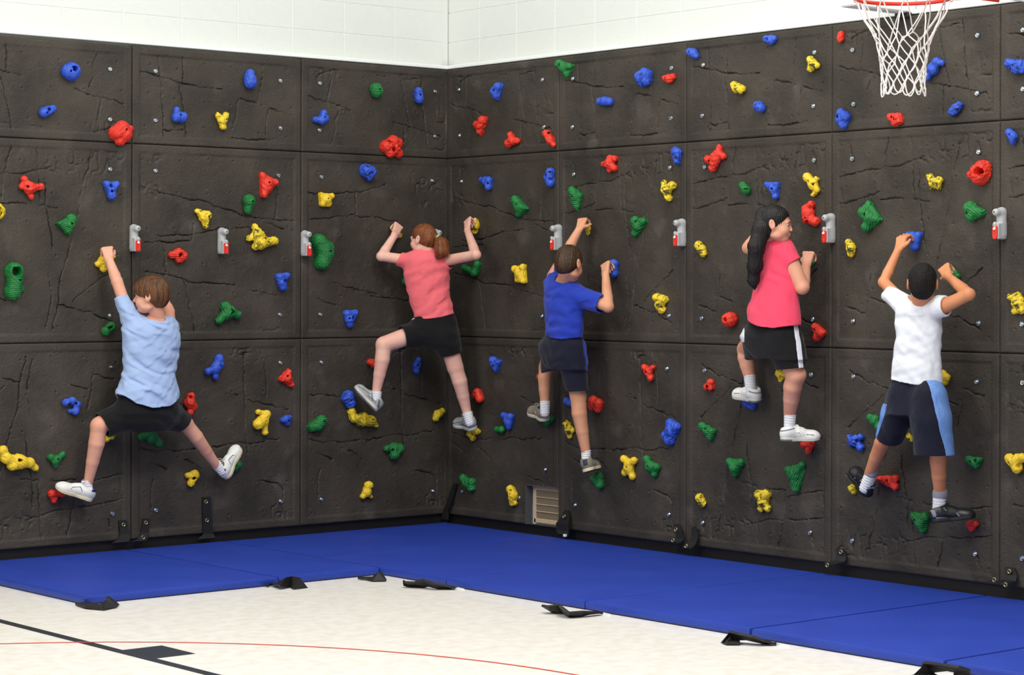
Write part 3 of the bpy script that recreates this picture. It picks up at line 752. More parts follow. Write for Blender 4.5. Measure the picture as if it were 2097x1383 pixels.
# ------------------------------------------------------------------ climbing holds: wall | colour | shape words | lobes x,y,r (px) | pockets x,y,r | bolt x,y | style
HOLDS = """
L|b|ring shaped with a dark hollow|140,146,14;150,144,17;148,150,15|150,141,6|140,146|
L|b|flattened teardrop|90,230,10;99,227,9;108,223,7|101,224,4|95,231|
L|r|large ridged stack|240,272,15;250,262,14;256,275,14;246,288,10;265,264,7||254,266|s
L|b|smooth pear|512,151,9;512,160,12;513,169,13||520,155|
L|b|three pronged|362,240,10;375,239,9;362,225,6;372,243,8||368,236|
L|yd|three armed|447,237,6;458,246,7;463,236,6;457,260,6;454,247,7||464,245|
L|r|star|49,367,6;84,382,6;64,404,5;45,382,6;60,385,11||56,383|
L|b|notched block|220,378,7;238,378,7;229,387,8;229,400,9|228,381,4|229,392|
L|r|forked claw|538,360,6;563,374,7;541,399,6;549,375,9;547,386,8||550,374|
L|g|round topped stem|510,411,13;508,424,8;508,430,8||513,413|s
L|yd|drooping leaf|404,433,5;413,438,7;424,441,9;420,452,7;421,463,5||427,445|
L|yd|big crescent with a knob|522,464,6;528,480,12;533,498,13;511,488,6;561,493,8;549,497,6;523,505,7||541,490|
L|g|bent knuckle|146,449,11;127,459,6;140,471,8;142,459,11||145,459|s
L|yd|round ring at the picture edge|-4,433,18|-4,433,11||
L|g|tall two part ring and boulder|31,556,19;40,570,8;24,570,8;29,582,12;28,599,16;16,594,7;42,592,7|31,556,10|36,574|s
L|r|flat oval|352,522,7;366,519,10;374,524,10;367,531,8|368,523,4|370,522|s
L|y|small gnarled one under the left hand of the boy in light blue|203,540,6;211,532,8;212,550,7;199,541,4;216,522,8;231,526,5|||
L|g|hooked shield|461,627,9;470,638,12;448,657,7;457,648,7;486,645,8|474,640,4|470,634|s
L|g|small oval|228,669,9;217,678,9|225,672,4|228,670|s
L|b|bitten block|573,568,8;588,565,6;577,579,9;580,588,8|586,576,5|580,575|
L|b|angular L shaped block|711,643,7;727,641,6;715,655,9;717,664,7|723,651,4|714,652|
L|g|large contoured kidney|655,494,15;663,508,18;667,519,18;661,537,16;671,507,13||670,515|s
L|y|little saddle|659,400,5;668,408,10;680,402,5;672,417,7;661,417,6||669,407|
L|bd|round split ball|752,349,14;759,352,12;755,360,10|||
L|r|large pitted boulder|793,300,13;805,290,12;815,293,10;800,312,11;816,314,9;808,302,12|804,307,5;796,291,4;817,304,3|812,300|
L|b|scooped horn|663,232,7;660,246,9;646,245,6;667,243,7|655,234,5|664,240|
L|g|round dome|770,182,12;772,188,12||773,183|s
L|b|narrow upright oval|857,187,8;859,196,8;859,203,9||859,195|
L|yd|small bit beside the left fist of the girl in the corner|804,467,5;812,474,6;818,482,5|||
L|g|small one behind the back of the girl in the corner|829,577,6;836,570,8|||
L|r|small cone behind the knee of the girl in the corner|758,742,6;766,745,9|||
L|b|slim upright one below the shorts of the girl in the corner|858,737,5;853,749,7;853,760,6||855,748|
L|bd|round pitted ball beside the toe of a grey shoe|713,812,12;718,825,11;708,816,9|||
L|yd|large long banana|720,843,8;725,856,9;742,861,13;759,862,11;770,871,5||746,858|
L|g|rounded mitten|659,862,11;642,874,9;651,871,12||661,863|s
L|g|mushroom|792,919,6;807,915,8;818,918,9;807,932,10||803,922|s
L|y|tall hooded|755,995,9;751,1008,8;743,1017,5;760,1018,3||760,1001|
L|b|small fan|586,858,7;589,867,5;580,861,5;593,855,4||591,862|
L|y|wing and knob|529,844,5;546,849,8;529,869,11;542,864,7;543,886,6|533,852,4|542,863|
L|r|three cornered|591,763,6;579,776,7;588,775,9;597,788,5|578,770,3|588,770|
L|r|gnarled upright one right of black shorts|391,812,8;388,825,11;397,833,7;389,845,7|390,814,4||
L|b|bent wing|449,734,8;452,746,7;426,761,7;440,756,8;441,772,6||451,750|
L|b|claw with a dark bite|136,825,8;148,821,7;158,829,7;155,843,7;143,842,4|144,832,6|156,827|
L|yd|small one wedged at the corner of the walls|896,848,8;906,842,6;892,858,6|||
L|y|very large banana at the left edge|6,922,9;13,939,11;26,953,11;43,947,13;60,948,10;73,959,6|38,943,4|41,943|
L|g|thin branching|104,937,7;129,931,6;113,944,8;115,953,5||118,942|
L|yd|one peeking out behind a left knee|226,892,10;220,900,6|||
L|g|dark spider like one under black shorts|289,896,7;307,887,10;326,908,7;317,897,7|||
L|r|one under a white left shoe|107,1012,8;111,1025,6;128,1012,7|||
L|g|one behind a white raised shoe toe|487,952,8;481,961,6|||
L|y|mitten with a thumb|398,973,10;384,974,5;391,990,7|397,980,4|399,980|
R|b|upright pointed leaf|1020,178,9;1014,188,10;1016,195,8|1013,185,3||
R|r|diamond|988,247,9;984,256,9;975,255,6;982,269,6||980,258|
R|r|three toed|1045,276,6;1042,293,9;1059,288,6;1050,289,8||1043,290|
R|r|lumpy one against the panel edge|1119,274,8;1127,287,8;1133,296,5||1122,272|
R|g|triangular one crossing the panel seam|1145,131,9;1166,136,7;1160,151,6;1154,138,10|1147,134,4|1148,134|
R|b|smooth bean|1229,208,8;1239,207,9;1248,208,8||1233,206|m
R|bd|large boulder|1312,158,13;1324,152,11;1323,165,10;1315,169,8;1318,148,8|||
R|r|small flat|1362,160,6;1371,162,8;1378,157,6||1363,161|
R|b|small nub|1412,106,7;1420,109,9;1425,114,6|1411,107,3|1412,107|
R|yd|double disc|1504,175,8;1507,185,6;1518,183,9|1505,176,3||
R|bd|small dark cratered|1552,217,10;1558,221,9|||
R|r|knobbly|1249,324,6;1259,325,6;1248,335,10;1236,336,5;1258,345,6;1249,347,6||1243,336|
R|bd|acorn|1383,310,9;1389,313,8;1387,332,4;1386,323,7|||
R|yd|hook with a flat wing|1359,374,5;1376,380,8;1362,388,8;1369,406,6;1366,397,6|||
R|r|twisted flame|1473,302,6;1471,314,8;1481,320,6;1450,326,8;1459,344,8;1463,333,9|1452,331,4|1452,330|
R|g|small tilted oval|1521,381,8;1528,390,9||1528,388|s
R|b|upright oval with pits|1127,353,9;1124,363,10;1127,374,9|1120,360,4;1126,367,3|1128,353|
R|b|sharp L shaped|985,368,5;1001,369,7;1000,383,7;995,368,6||999,376|m
R|g|leafy lump|1055,410,9;1063,424,10;1072,427,6;1062,437,6||1061,419|s
R|g|pointed leaf|1171,390,8;1179,402,10;1187,401,5;1181,421,6;1177,413,8||1176,402|s
R|g|heart shaped|1301,453,10;1317,453,7;1306,463,10;1300,479,5||1304,454|s
R|yd|two lobed shell|1430,502,8;1437,511,8;1440,519,7||1432,505|
R|y|large toothed|1054,551,7;1070,548,7;1063,557,9;1060,573,5;1072,575,5;1068,566,6|1062,548,3;1054,556,3|1066,551|
R|yd|slim one under the raised hand of the boy in blue|1202,458,5;1203,468,5;1204,478,3|||
R|b|smooth block by the right hand of the boy in blue|1255,540,8;1259,540,7;1256,550,8;1257,560,8|||m
R|yd|split shell|1345,609,9;1358,614,9;1356,635,7;1350,625,9|1344,618,3;1355,630,4||
R|r|round crater|1491,655,15;1496,654,14|1492,655,5||s
R|yd|curved one beside the raised fist of the girl in the corner|972,453,6;974,464,7;972,474,5|||
R|g|one below the bent elbow of the girl in the corner|977,541,7;971,558,8;950,548,6|||
R|b|smooth tapering block gripped by the boy in white|1861,481,5;1868,482,7;1880,482,7;1875,492,9;1873,505,9|||m
R|g|tilted one under the right hand of the boy in white|1953,559,7;1947,552,6;1961,566,5|||
R|g|small one under the fist of the girl in pink by the black ponytail|1662,537,6;1653,530,8|||
R|b|rounded egg|1569,80,7;1579,82,9;1585,79,6|1572,80,3|1572,81|
R|yd|gnarled one below a silver bolt|1659,122,7;1673,134,6;1660,140,7;1664,130,8|||
R|rd|small dark upright|1722,70,6;1721,80,7|||
R|b|faceted boulder|1722,232,9;1732,239,10;1720,245,9;1727,256,8|1715,239,3|1716,239|
R|r|twin lobed dark|1825,240,8;1839,240,8;1842,247,7;1833,250,8|1830,243,4|1826,240|
R|b|large winged one behind the net|1918,127,9;1929,129,5;1907,141,8;1899,159,6;1901,149,6|||
R|bd|tilted oval|1965,215,7;1957,222,9;1951,229,9|||
R|bd|large sprawling one at the right edge|2067,130,10;2080,143,9;2093,133,10;2095,142,8|2075,134,3||
R|b|small bell|2066,271,7;2075,279,8;2073,288,5|2066,276,3||
R|r|large ring with a deep hole|2006,353,22;2010,345,17;2004,362,17;1988,357,8|2010,352,9|1989,358|
R|y|long two headed|1653,363,9;1664,376,8;1673,389,5;1665,399,4;1671,367,5|1655,373,3|1665,378|
R|b|triangular fang|1572,378,5;1590,379,6;1585,389,8;1588,403,6;1582,382,6||1582,387|
R|r|tall upright arm and knob|1661,419,7;1650,429,8;1653,449,10;1670,454,9;1652,439,9|1653,455,4|1653,447|
R|yd|small tilted shell|1737,496,6;1743,507,9;1743,519,7||1738,508|
R|g|large three lobed|1770,436,13;1796,449,7;1774,465,10;1778,421,7;1783,447,11||1775,440|s
R|yd|crab like|1903,361,6;1911,374,8;1924,369,7;1921,383,5;1908,384,5|1905,372,3||
R|g|large round with a side knob|1987,426,13;1989,443,11;2008,436,7;1997,433,10||1983,437|s
R|yd|large lumpy one at the right edge|2070,608,7;2083,608,9;2091,621,9;2078,637,7;2093,634,8|||
R|r|curved horn|1669,671,9;1682,682,8;1672,691,8|1680,672,3|1669,676|
R|y|small round one beside a white shirt hem|1937,773,8;1932,763,4;1933,783,7|||
R|yd|pointed one under black side striped shorts|1595,765,7;1606,767,7;1599,778,5|||
R|g|slanting one beside light blue trim|1781,855,7;1793,860,9;1799,875,7|||
R|bd|branching|1740,895,5;1751,901,8;1762,896,6;1745,911,6;1762,918,7|1752,903,4||
R|yd|tiny one glimpsed between two navy trouser legs|1861,893,5;1867,901,4|||
R|r|dark one under the white right shoe|1646,911,7;1660,911,7;1655,924,6|||
R|g|long triangular|1643,952,6;1632,964,9;1614,962,7;1621,971,9;1628,987,8;1630,1002,6||1620,968|s
R|r|flat tray shaped|1802,982,7;1813,984,9;1833,981,7;1833,997,7;1823,987,8|1817,986,4|1809,984|
R|g|small boxy|1984,941,7;2004,943,6;1999,953,6;1992,948,7|1995,944,4|1987,946|
R|y|toothed one at the right edge|2067,939,9;2084,940,9;2083,960,10;2094,938,9;2073,949,7|2085,955,5;2072,938,3|2067,948|
R|yd|large two horned|1553,1013,9;1569,1013,9;1562,1028,9;1572,1043,6;1558,1043,6||1560,1020|
R|yd|slim open shell|1432,1019,8;1438,1032,7|1434,1022,4||
R|g|shield shaped|1494,946,7;1516,948,8;1505,959,10;1505,969,6||1494,955|s
R|g|wrinkled wedge|1437,873,8;1448,881,8;1459,884,6;1454,895,6|1444,879,3||s
R|r|small bracket shaped|1455,784,7;1447,793,6;1456,794,6|1447,792,3|1447,792|
R|b|one under a white toe pointing left|1528,826,8;1540,831,8|||
R|r|ragged one right of bare calf|1215,822,10;1225,826,9;1213,833,8;1224,838,7|||
R|b|tiny one left of bare calf|1160,821,7;1167,826,6|||
R|r|two armed tooth|1319,752,6;1337,753,5;1328,762,8;1332,775,6|1323,762,3|1324,762|
R|bd|large berry cluster|1372,867,8;1384,875,9;1374,883,11;1362,893,8;1371,903,9|||
R|yd|flat open pod|1159,867,6;1165,880,8;1173,882,4;1167,893,5|1160,872,4||
R|g|dark one under grey sole of left shoe|1119,866,8;1130,857,6|||
R|r|sliver behind a bare left shin|1105,772,6;1113,773,8|||
R|y|hourglass shaped|1277,940,7;1298,944,7;1289,950,9;1280,968,7;1295,977,6;1290,964,7||1287,958|
R|g|notched leaf|1325,942,8;1330,957,9;1345,957,7;1340,972,6||1330,956|s
R|g|one below the boy in blue right heel|1225,976,9;1228,994,8;1214,981,6|||
R|b|smooth comma|1031,851,6;1045,854,7;1042,866,8;1042,874,6|||m
R|g|tiny dark|1018,880,6;1028,880,7|||
R|r|smooth fin|977,804,8;982,817,8;973,810,7||975,806|m
R|bd|crumpled one pointing down|1009,738,8;1019,742,6;1015,754,5;1012,745,8|||
R|yd|pointed one under a grey heel|963,888,7;977,884,6;968,898,5|||
R|g|jagged tri lobed|948,979,7;956,991,9;966,987,7;965,1000,7||956,988|s
R|y|standing figure like|1045,1002,8;1051,1015,9;1049,1030,6;1055,1031,4|1045,1006,3|1047,1013|
R|g|downward pointing triangle|1873,1057,8;1893,1060,10;1885,1072,10;1889,1085,6||1874,1066|s
R|r|ball under a black toe|1987,1075,8;1995,1074,7;1990,1083,6|||
R|yd|tiny one behind loose black laces|1744,1000,7;1748,1008,5|||
"""
CN = {'r': 'red', 'b': 'blue', 'g': 'green', 'y': 'yellow', 'yd': 'yellow and black', 'bd': 'dark mottled blue', 'rd': 'red'}
ORD = ['corner', 'second', 'third', 'fourth', 'fifth', 'sixth']
hold_labels = {}
HULLS = ['shield shaped', 'downward pointing', 'triangular', 'notched block', 'three cornered', 'faceted boulder', 'large boulder', 'small boxy', 'long triangular',
         'wrinkled wedge', 'rounded mitten', 'pointed leaf', 'leafy lump', 'bent knuckle', 'small bell', 'diamond', 'upright pointed', 'heart shaped',
         'large berry', 'smooth tapering', 'bitten block', 'large round with', 'twin lobed', 'crumpled', 'acorn', 'small fan', 'angular L', 'large three lobed', 'curved horn', 'large toothed', 'little saddle', 'forked claw']
def make_hold(line, i):
    wall, colr, shape, lob, poc, blt, sty = line.split('|')
    lobes = [tuple(map(float, t.split(','))) for t in lob.split(';')]
    pockets = [tuple(map(float, t.split(','))) for t in poc.split(';')] if poc else []
    cx = sum(l[0] for l in lobes) / len(lobes); cy = sum(l[1] for l in lobes) / len(lobes)
    p0 = to_uvw(wall, WP(wall, cx, cy, 0.0))
    sc = F / depth(WP(wall, cx, cy, 0.0))
    org = np.array([p0[0], p0[1], 0.0])
    L = []
    for (x, y, r) in lobes:
        rm = r / sc; wv = min(0.55 * rm + 0.004, 0.03) + 0.004
        q = to_uvw(wall, WP(wall, x, y, wv)) - org; q[2] = wv
        L.append((q, rm))
    s = Sdf(); big = sorted(L, key=lambda t: -t[1])
    for q, rm in L:
        fk = max(1.0, rm / 0.040); q2 = q.copy(); q2[2] = min(q[2], .012) if fk > 1.05 else q[2]
        s.cone(q2, q2, rm, rm, 0.016 if sty == 'm' else 0.011, fl=((0, 0, 1), fk))
    cen = np.mean([q for q, _ in L], 0); dm = [np.linalg.norm(q - cen) for q, _ in L]; jn = int(np.argmin(dm))
    if len(L) >= 3 and dm[jn] < L[jn][1] * 1.25 and not any(math.hypot(x - cx, y - cy) < r * 1.6 for x, y, r in pockets if r > 4.5):
        rc = min(0.62 * float(np.mean(dm)) + 0.30 * float(np.mean([r for _, r in L])), .045)
        s.cone(cen, cen, rc, rc, 0.012, fl=((0, 0, 1), max(1.0, rc / 0.034)))
    for j, (q, rm) in enumerate(big[1:], 1):
        o2 = min(big[:j], key=lambda t: np.linalg.norm(t[0] - q)); s.cone(q, o2[0], rm * 0.92, min(o2[1] * 0.88, rm * 1.5), k=0.011)
        s.cone(q * [1, 1, 0] + [0, 0, -.004], o2[0] * [1, 1, 0] + [0, 0, -.004], rm * .8, min(o2[1], rm) * .8, k=0.006)
    if any(shape.startswith(h_) for h_ in HULLS):
        pts = sorted({(round(float(q[0]), 5), round(float(q[1]), 5)) for q, _ in L}); hull = []
        def half(ps):
            o = []
            for p in ps:
                while len(o) > 1 and (o[-1][0] - o[-2][0]) * (p[1] - o[-2][1]) - (o[-1][1] - o[-2][1]) * (p[0] - o[-2][0]) <= 0: o.pop()
                o.append(p)
            return o[:-1]
        hull = half(pts) + half(pts[::-1]); rh = float(np.mean([r for _, r in L])) * .80; T = .020
        if len(hull) >= 3:
            ed = []
            for a_, b2 in zip(hull, hull[1:] + hull[:1]):
                ex, ey = b2[0] - a_[0], b2[1] - a_[1]; l_ = math.hypot(ex, ey); ed.append((a_[0], a_[1], ey / l_, -ex / l_))
            hcx, hcy = np.mean(np.array(hull), 0); Rm = max(math.hypot(q[0] - hcx, q[1] - hcy) + r for q, r in L) * .98
            tl = np.random.RandomState(i + 50).uniform(-.25, .25, 2)
            def hf(X, Y, Z):
                d = None
                for ax_, ay_, nx_, ny_ in ed:
                    e_ = (X - ax_) * nx_ + (Y - ay_) * ny_; d = e_ if d is None else smin(-d, -e_, .006) * -1
                d = smin(-d, -(np.sqrt((X - hcx) ** 2 + (Y - hcy) ** 2) - Rm + rh), .004) * -1
                qq = np.maximum(d - rh + T, 0); zz = np.maximum(Z - .012 - (X * tl[0] + Y * tl[1]), 0)
                return np.sqrt(qq * qq + zz * zz) - T
            ha = np.array(hull); s.fn(hf, [*(ha.min(0) - .05), -.02], [*(ha.max(0) + .05), .07], .008)
    for (x, y, r) in pockets:
        rm = r / sc; q = to_uvw(wall, WP(wall, x, y, 0.04)) - org
        s.cone(q + [0, 0, .05], [q[0], q[1], .008 if rm > .016 else .022], rm * 1.1, rm * 0.9, k=0.005, mode='s')
    bq = None
    if blt:
        x, y = map(float, blt.split(',')); bq = to_uvw(wall, WP(wall, x, y, 0.034)) - org
        s.cone([bq[0], bq[1], .12], [bq[0], bq[1], .030], .0085, .0075, k=0.003, mode='s')
    rs = np.random.RandomState(i + 3)
    lump = wave(i * 7 + 1, 0.028, 5); fine = wave(i * 7 + 2, 0.011, 4)
    if sty == 's':
        d = rs.normal(size=3) * [0.5, 1, 0.4]; d /= np.linalg.norm(d); fr = 2 * math.pi / 0.0125
        s.fn(lambda X, Y, Z: 0.0017 * np.sin((X * d[0] + Y * d[1] + Z * d[2]) * fr + 2.0 * lump(X, Y, Z)) + 0.0018 * lump(X, Y, Z), None, None, mode='d') if False else None
        s.ops.append(('d', lambda X, Y, Z: 0.0021 * np.sin((X * d[0] + Y * d[1] + Z * d[2]) * fr + 2.0 * lump(X, Y, Z)) + 0.0025 * lump(X, Y, Z), None, None, 0))
    else:
        am = 0.0007 if sty == 'm' else 0.0044 if colr in ('r', 'yd', 'bd', 'rd') else 0.003
        s.ops.append(('d', lambda X, Y, Z: am * lump(X, Y, Z) + (0.0016 if sty != 'm' else .0003) * fine(X, Y, Z), None, None, 0))
    s.ops.append(('i', lambda X, Y, Z: -Z - 0.004 + 0 * X + 0 * Y, None, None, 0))
    V, Q = s.arrays(0.0032)
    me = arrays_mesh('climbing_hold', V, Q)
    me.materials.append(M['hold_' + {'rd': 'r'}.get(colr, colr)])
    o = link('climbing_hold', me, None, None, WM[wall] @ Matrix.Translation(tuple(org)))
    if bq is not None:
        b = MB(); b.cyl((bq[0], bq[1], .018), (bq[0], bq[1], .036), .0062, .0055, n=6); b.build('bolt', M['bolt'], o)
    u, v = p0[0], p0[1]
    if wall == 'L': k = 0 if u > LS[1] else 1 if u > LS[2] else 2; fu = (u - LS[k + 1]) / 1.22
    else: k = int(u / 1.22); fu = u / 1.22 - k
    row = 'bottom' if v < Z0 + 1.22 else 'middle' if v < Z0 + 2.44 else 'top'
    base = {'bottom': Z0, 'middle': Z0 + 1.22, 'top': Z0 + 2.44}[row]; fv = (v - base) / (0.61 if row == 'top' else 1.22)
    pos = ('upper ' if fv > 0.62 else 'lower ' if fv < 0.38 else 'mid ') + ('left' if fu < 0.36 else 'right' if fu > 0.64 else 'centre')
    col_ = 'corner' if k == 0 else ORD[k]
    side = 'left' if wall == 'L' else 'right'
    ws = len(shape.split())
    if ws >= 6: lab = '%s hold, %s' % (CN[colr], shape)
    else: lab = '%s %s hold, %s of %s %s panel, %s wall' % (CN[colr], shape, pos, col_, row, side)
    wd = lab.split()
    if len(wd) > 16: lab = '%s %s hold, %s %s panel, %s wall' % (CN[colr], shape, col_, row, side)
    if len(lab.split()) > 16: print('LONG', lab)
    if lab in hold_labels: print('DUP', lab)
    hold_labels[lab] = 1
    tag(o, lab, 'climbing hold', 'coloured climbing holds')
    return o
for i, ln in enumerate([l for l in HOLDS.strip().split('\n')]): make_hold(ln, i)

# ------------------------------------------------------------------ basketball hoop, upper right
HC = DP(1850, -8, 10.69); HC[2] = 3.05; RR = 0.2286
hoop = empty('basketball_hoop', tuple(HC)); tag(hoop, 'basketball hoop with red rim and white net, cut by the top edge', 'basketball hoop')
b = MB(); b.ring((0, 0, 0), (0, 0, 1), RR, 0.0095, n=48, m=10); b.build('rim', M['rim'], hoop, smooth=True)
b = MB()
for i in range(12):
    a = 2 * math.pi * (i + .5) / 12; c = (RR * math.cos(a), RR * math.sin(a), -0.012); b.ring(c, (-math.sin(a), math.cos(a), 0), 0.008, 0.002, n=8, m=5)
tag(b.build('net_hooks', M['rim'], hoop, smooth=True), kind='stuff')
b = MB()                                    # bracket toward the backboard, along the right wall
b.box((0, -RR - 0.13, -0.012), (0.16, 0.29, 0.006), bev=0.001)
b.add([(-0.17, -RR + 0.05, 0.004), (0.17, -RR + 0.05, 0.004), (0.085, -RR - 0.27, 0.004), (-0.085, -RR - 0.27, 0.004),
       (-0.17, -RR + 0.05, -0.014), (0.17, -RR + 0.05, -0.014), (0.085, -RR - 0.27, -0.045), (-0.085, -RR - 0.27, -0.045)],
      [(3, 2, 1, 0), (4, 5, 6, 7), (0, 1, 5, 4), (1, 2, 6, 5), (2, 3, 7, 6), (3, 0, 4, 7)])
b.box((0, -RR - 0.275, 0.0), (0.20, 0.012, 0.12), bev=0.002); b.build('bracket', M['rim'], hoop)
# fan shaped white backboard behind the bracket
b = MB(); pr = []
for i in range(25):
    t = math.pi * i / 24; pr.append((0.66 * math.cos(t), 0.42 + 0.42 * math.sin(t)))
pr += [(-0.66, 0.28), (-0.60, 0.16), (-0.34, -0.045), (0.34, -0.045), (0.60, 0.16), (0.66, 0.28)]
nn = len(pr); y0 = -RR - 0.285
b.add([(x, y0, z) for x, z in pr] + [(x, y0 - 0.035, z) for x, z in pr], [tuple(range(nn)), tuple(reversed(range(nn, 2 * nn)))] + [(i, i + nn, (i + 1) % nn + nn, (i + 1) % nn) for i in range(nn)])
b.build('backboard', M['white_trim'], hoop)
# net
def net_radius(z):
    return float(np.interp(-z, [0.0, 0.06, 0.10, 0.17, 0.21, 0.31, 0.41, 0.47], [RR, .215, .195, .150, .132, .113, .102, .110]))
rng = random.Random(5); lev = [-0.012, -0.165, -0.218, -0.270, -0.322, -0.374, -0.418]
nodes = {}
for j, z in enumerate(lev):
    for i in range(12):
        a = 2 * math.pi * (i + (0.5 if j % 2 == 0 else 0.0)) / 12 + (rng.uniform(-.10, .10) if j else 0)
        zz = z + (rng.uniform(-.016, .016) if j else 0); r = net_radius(zz) * (rng.uniform(.93, 1.03) if j else 1)
        nodes[j, i] = np.array([r * math.cos(a), r * math.sin(a), zz])
b = MB()
def cord(p, q, sag):
    pts = []
    for t in np.linspace(0, 1, 6):
        c = p * (1 - t) + q * t; m = math.sin(math.pi * t); rr0 = math.hypot(c[0], c[1]); rt = net_radius(c[2])
        f = 1 + (rt / max(rr0, 1e-3) - 1) * m * 0.8
        pts.append((c[0] * f, c[1] * f, c[2] - sag * m))
    b.tube(pts, 0.0032, 6)
for j in range(len(lev) - 1):
    for i in range(12):
        if j % 2 == 0: nb = (i, (i + 1) % 12)
        else: nb = ((i - 1) % 12, i)
        for n_ in nb: cord(nodes[j, i], nodes[j + 1, n_], rng.uniform(-.004, .004))
j = len(lev) - 1
for i in range(12):
    p, q = nodes[j, i], nodes[j, (i + 1) % 12]; pts = []
    dz = rng.uniform(.03, .06); ox = rng.uniform(-.012, .012)
    for t in np.linspace(0, 1, 9):
        c = p * (1 - t) + q * t; c = c * [1.04, 1.04, 1]; pts.append((c[0] + ox * math.sin(math.pi * t), c[1], c[2] - dz * math.sin(math.pi * t) ** 0.6))
    b.tube(pts, 0.0032, 6)
for key, p in nodes.items():
    if key[0] > 0: b.cyl(tuple(p + [0, 0, .006]), tuple(p - [0, 0, .006]), 0.0052, 0.0052, n=7)
b.build('net', M['net'], hoop, smooth=True)
# white support arm with black foot on the wall behind the net
pa = RW(1878, 27, -0.045); sa = empty('support_arm', (0, pa[1], pa[2])); tag(sa, 'white support arm behind the net with a small black foot', 'bracket')
b = MB(); b.box((-0.20, 0.06, 0.14), (0.50, 0.10, 0.28), bev=0.008); b.build('arm', M['white_trim'], sa)
b = MB(); b.box((0.005, 0.05, -0.014), (0.07, 0.10, 0.03), bev=0.004); b.build('foot', M['black_base'], sa)

# ------------------------------------------------------------------ people
def unit(v): v = np.asarray(v, float); return v / (np.linalg.norm(v) + 1e-12)
def skin_mat(name, rgb, rgb2):
    return mat(name, rgb, 0.55, spec=0.35, sss=0.10, rgb2=rgb2, vscale=9, detail=3, bump=0.05, bscale=300)
def hair_mat(name, rgb, rgb2, st=(40, 40, 4), ro=0.5):
    return mat(name, rgb, ro, spec=0.35, rgb2=rgb2, vscale=1.6, detail=6, stretch=st, bump=0.35, bscale=3.0)
def cloth_mat(name, rgb, rough=0.85, var=0.04):
    return mat(name, rgb, rough, spec=0.2, var=var, vscale=5, bump=0.25, bscale=350, sheen=0.15)
MS = {
 'white': cloth_mat('white_sock_cotton', (236, 236, 240)),
 'leather': mat('white_shoe_leather', (232, 230, 222), 0.5, rgb2=(240, 240, 238), vscale=20),
 'sole_w': mat('off_white_sole', (214, 204, 176), 0.6), 'sole_c': mat('cream_sole', (218, 206, 176), 0.6),
 'navy': mat('navy_shoe_trim', (30, 40, 110), 0.6), 'grey_shoe': mat('grey_mesh_shoe', (140, 142, 144), 0.7, rgb2=(178, 180, 178), vscale=40),
 'grey_dark': mat('dark_grey_shoe_overlay', (92, 94, 100), 0.6), 'sole_g': mat('pale_grey_sole', (196, 194, 188), 0.6),
 'suede': mat('taupe_suede', (136, 128, 112), 0.85), 'black_sole': mat('black_sole', (16, 16, 18), 0.6),
 'navy_patch': mat('dark_navy_heel_patch', (38, 46, 64), 0.7), 'pinkish': mat('pink_shoe_trim', (206, 168, 186), 0.6),
 'black_leather': mat('black_shoe_leather', (26, 27, 31), 0.35, spec=0.6), 'silver': mat('silver_grey_overlay', (130, 134, 144), 0.45),
 'lace_w': mat('pale_laces', (214, 208, 196), 0.8), 'lace_k': mat('black_laces', (18, 18, 18), 0.8), 'eye': mat('eye_white', (226, 222, 218), 0.2),
 'iris': mat('dark_iris', (40, 26, 18), 0.2), 'lip': mat('lip_pink', (206, 110, 104), 0.5), 'sock_band': cloth_mat('grey_sock_band', (150, 150, 158)),
}
def join_arrays(parts):
    Vs, Qs, o = [], [], 0
    for V, Q in parts: Vs.append(V); Qs.append(Q + o); o += len(V)
    return np.concatenate(Vs), np.concatenate(Qs)
def two_res(s, h, boxes, hf):
    """coarse surface everywhere, finer surface inside the boxes"""
    V, Q = s.arrays(h); c = V[Q].mean(1); keep = np.ones(len(Q), bool)
    parts = []
    for lo, hi in boxes:
        lo = np.asarray(lo); hi = np.asarray(hi)
        keep &= ~((c > lo + h * 0.6) & (c < hi - h * 0.6)).all(1)
        parts.append(s.arrays(hf, lo, hi))
    return join_arrays([(V, Q[keep])] + parts)

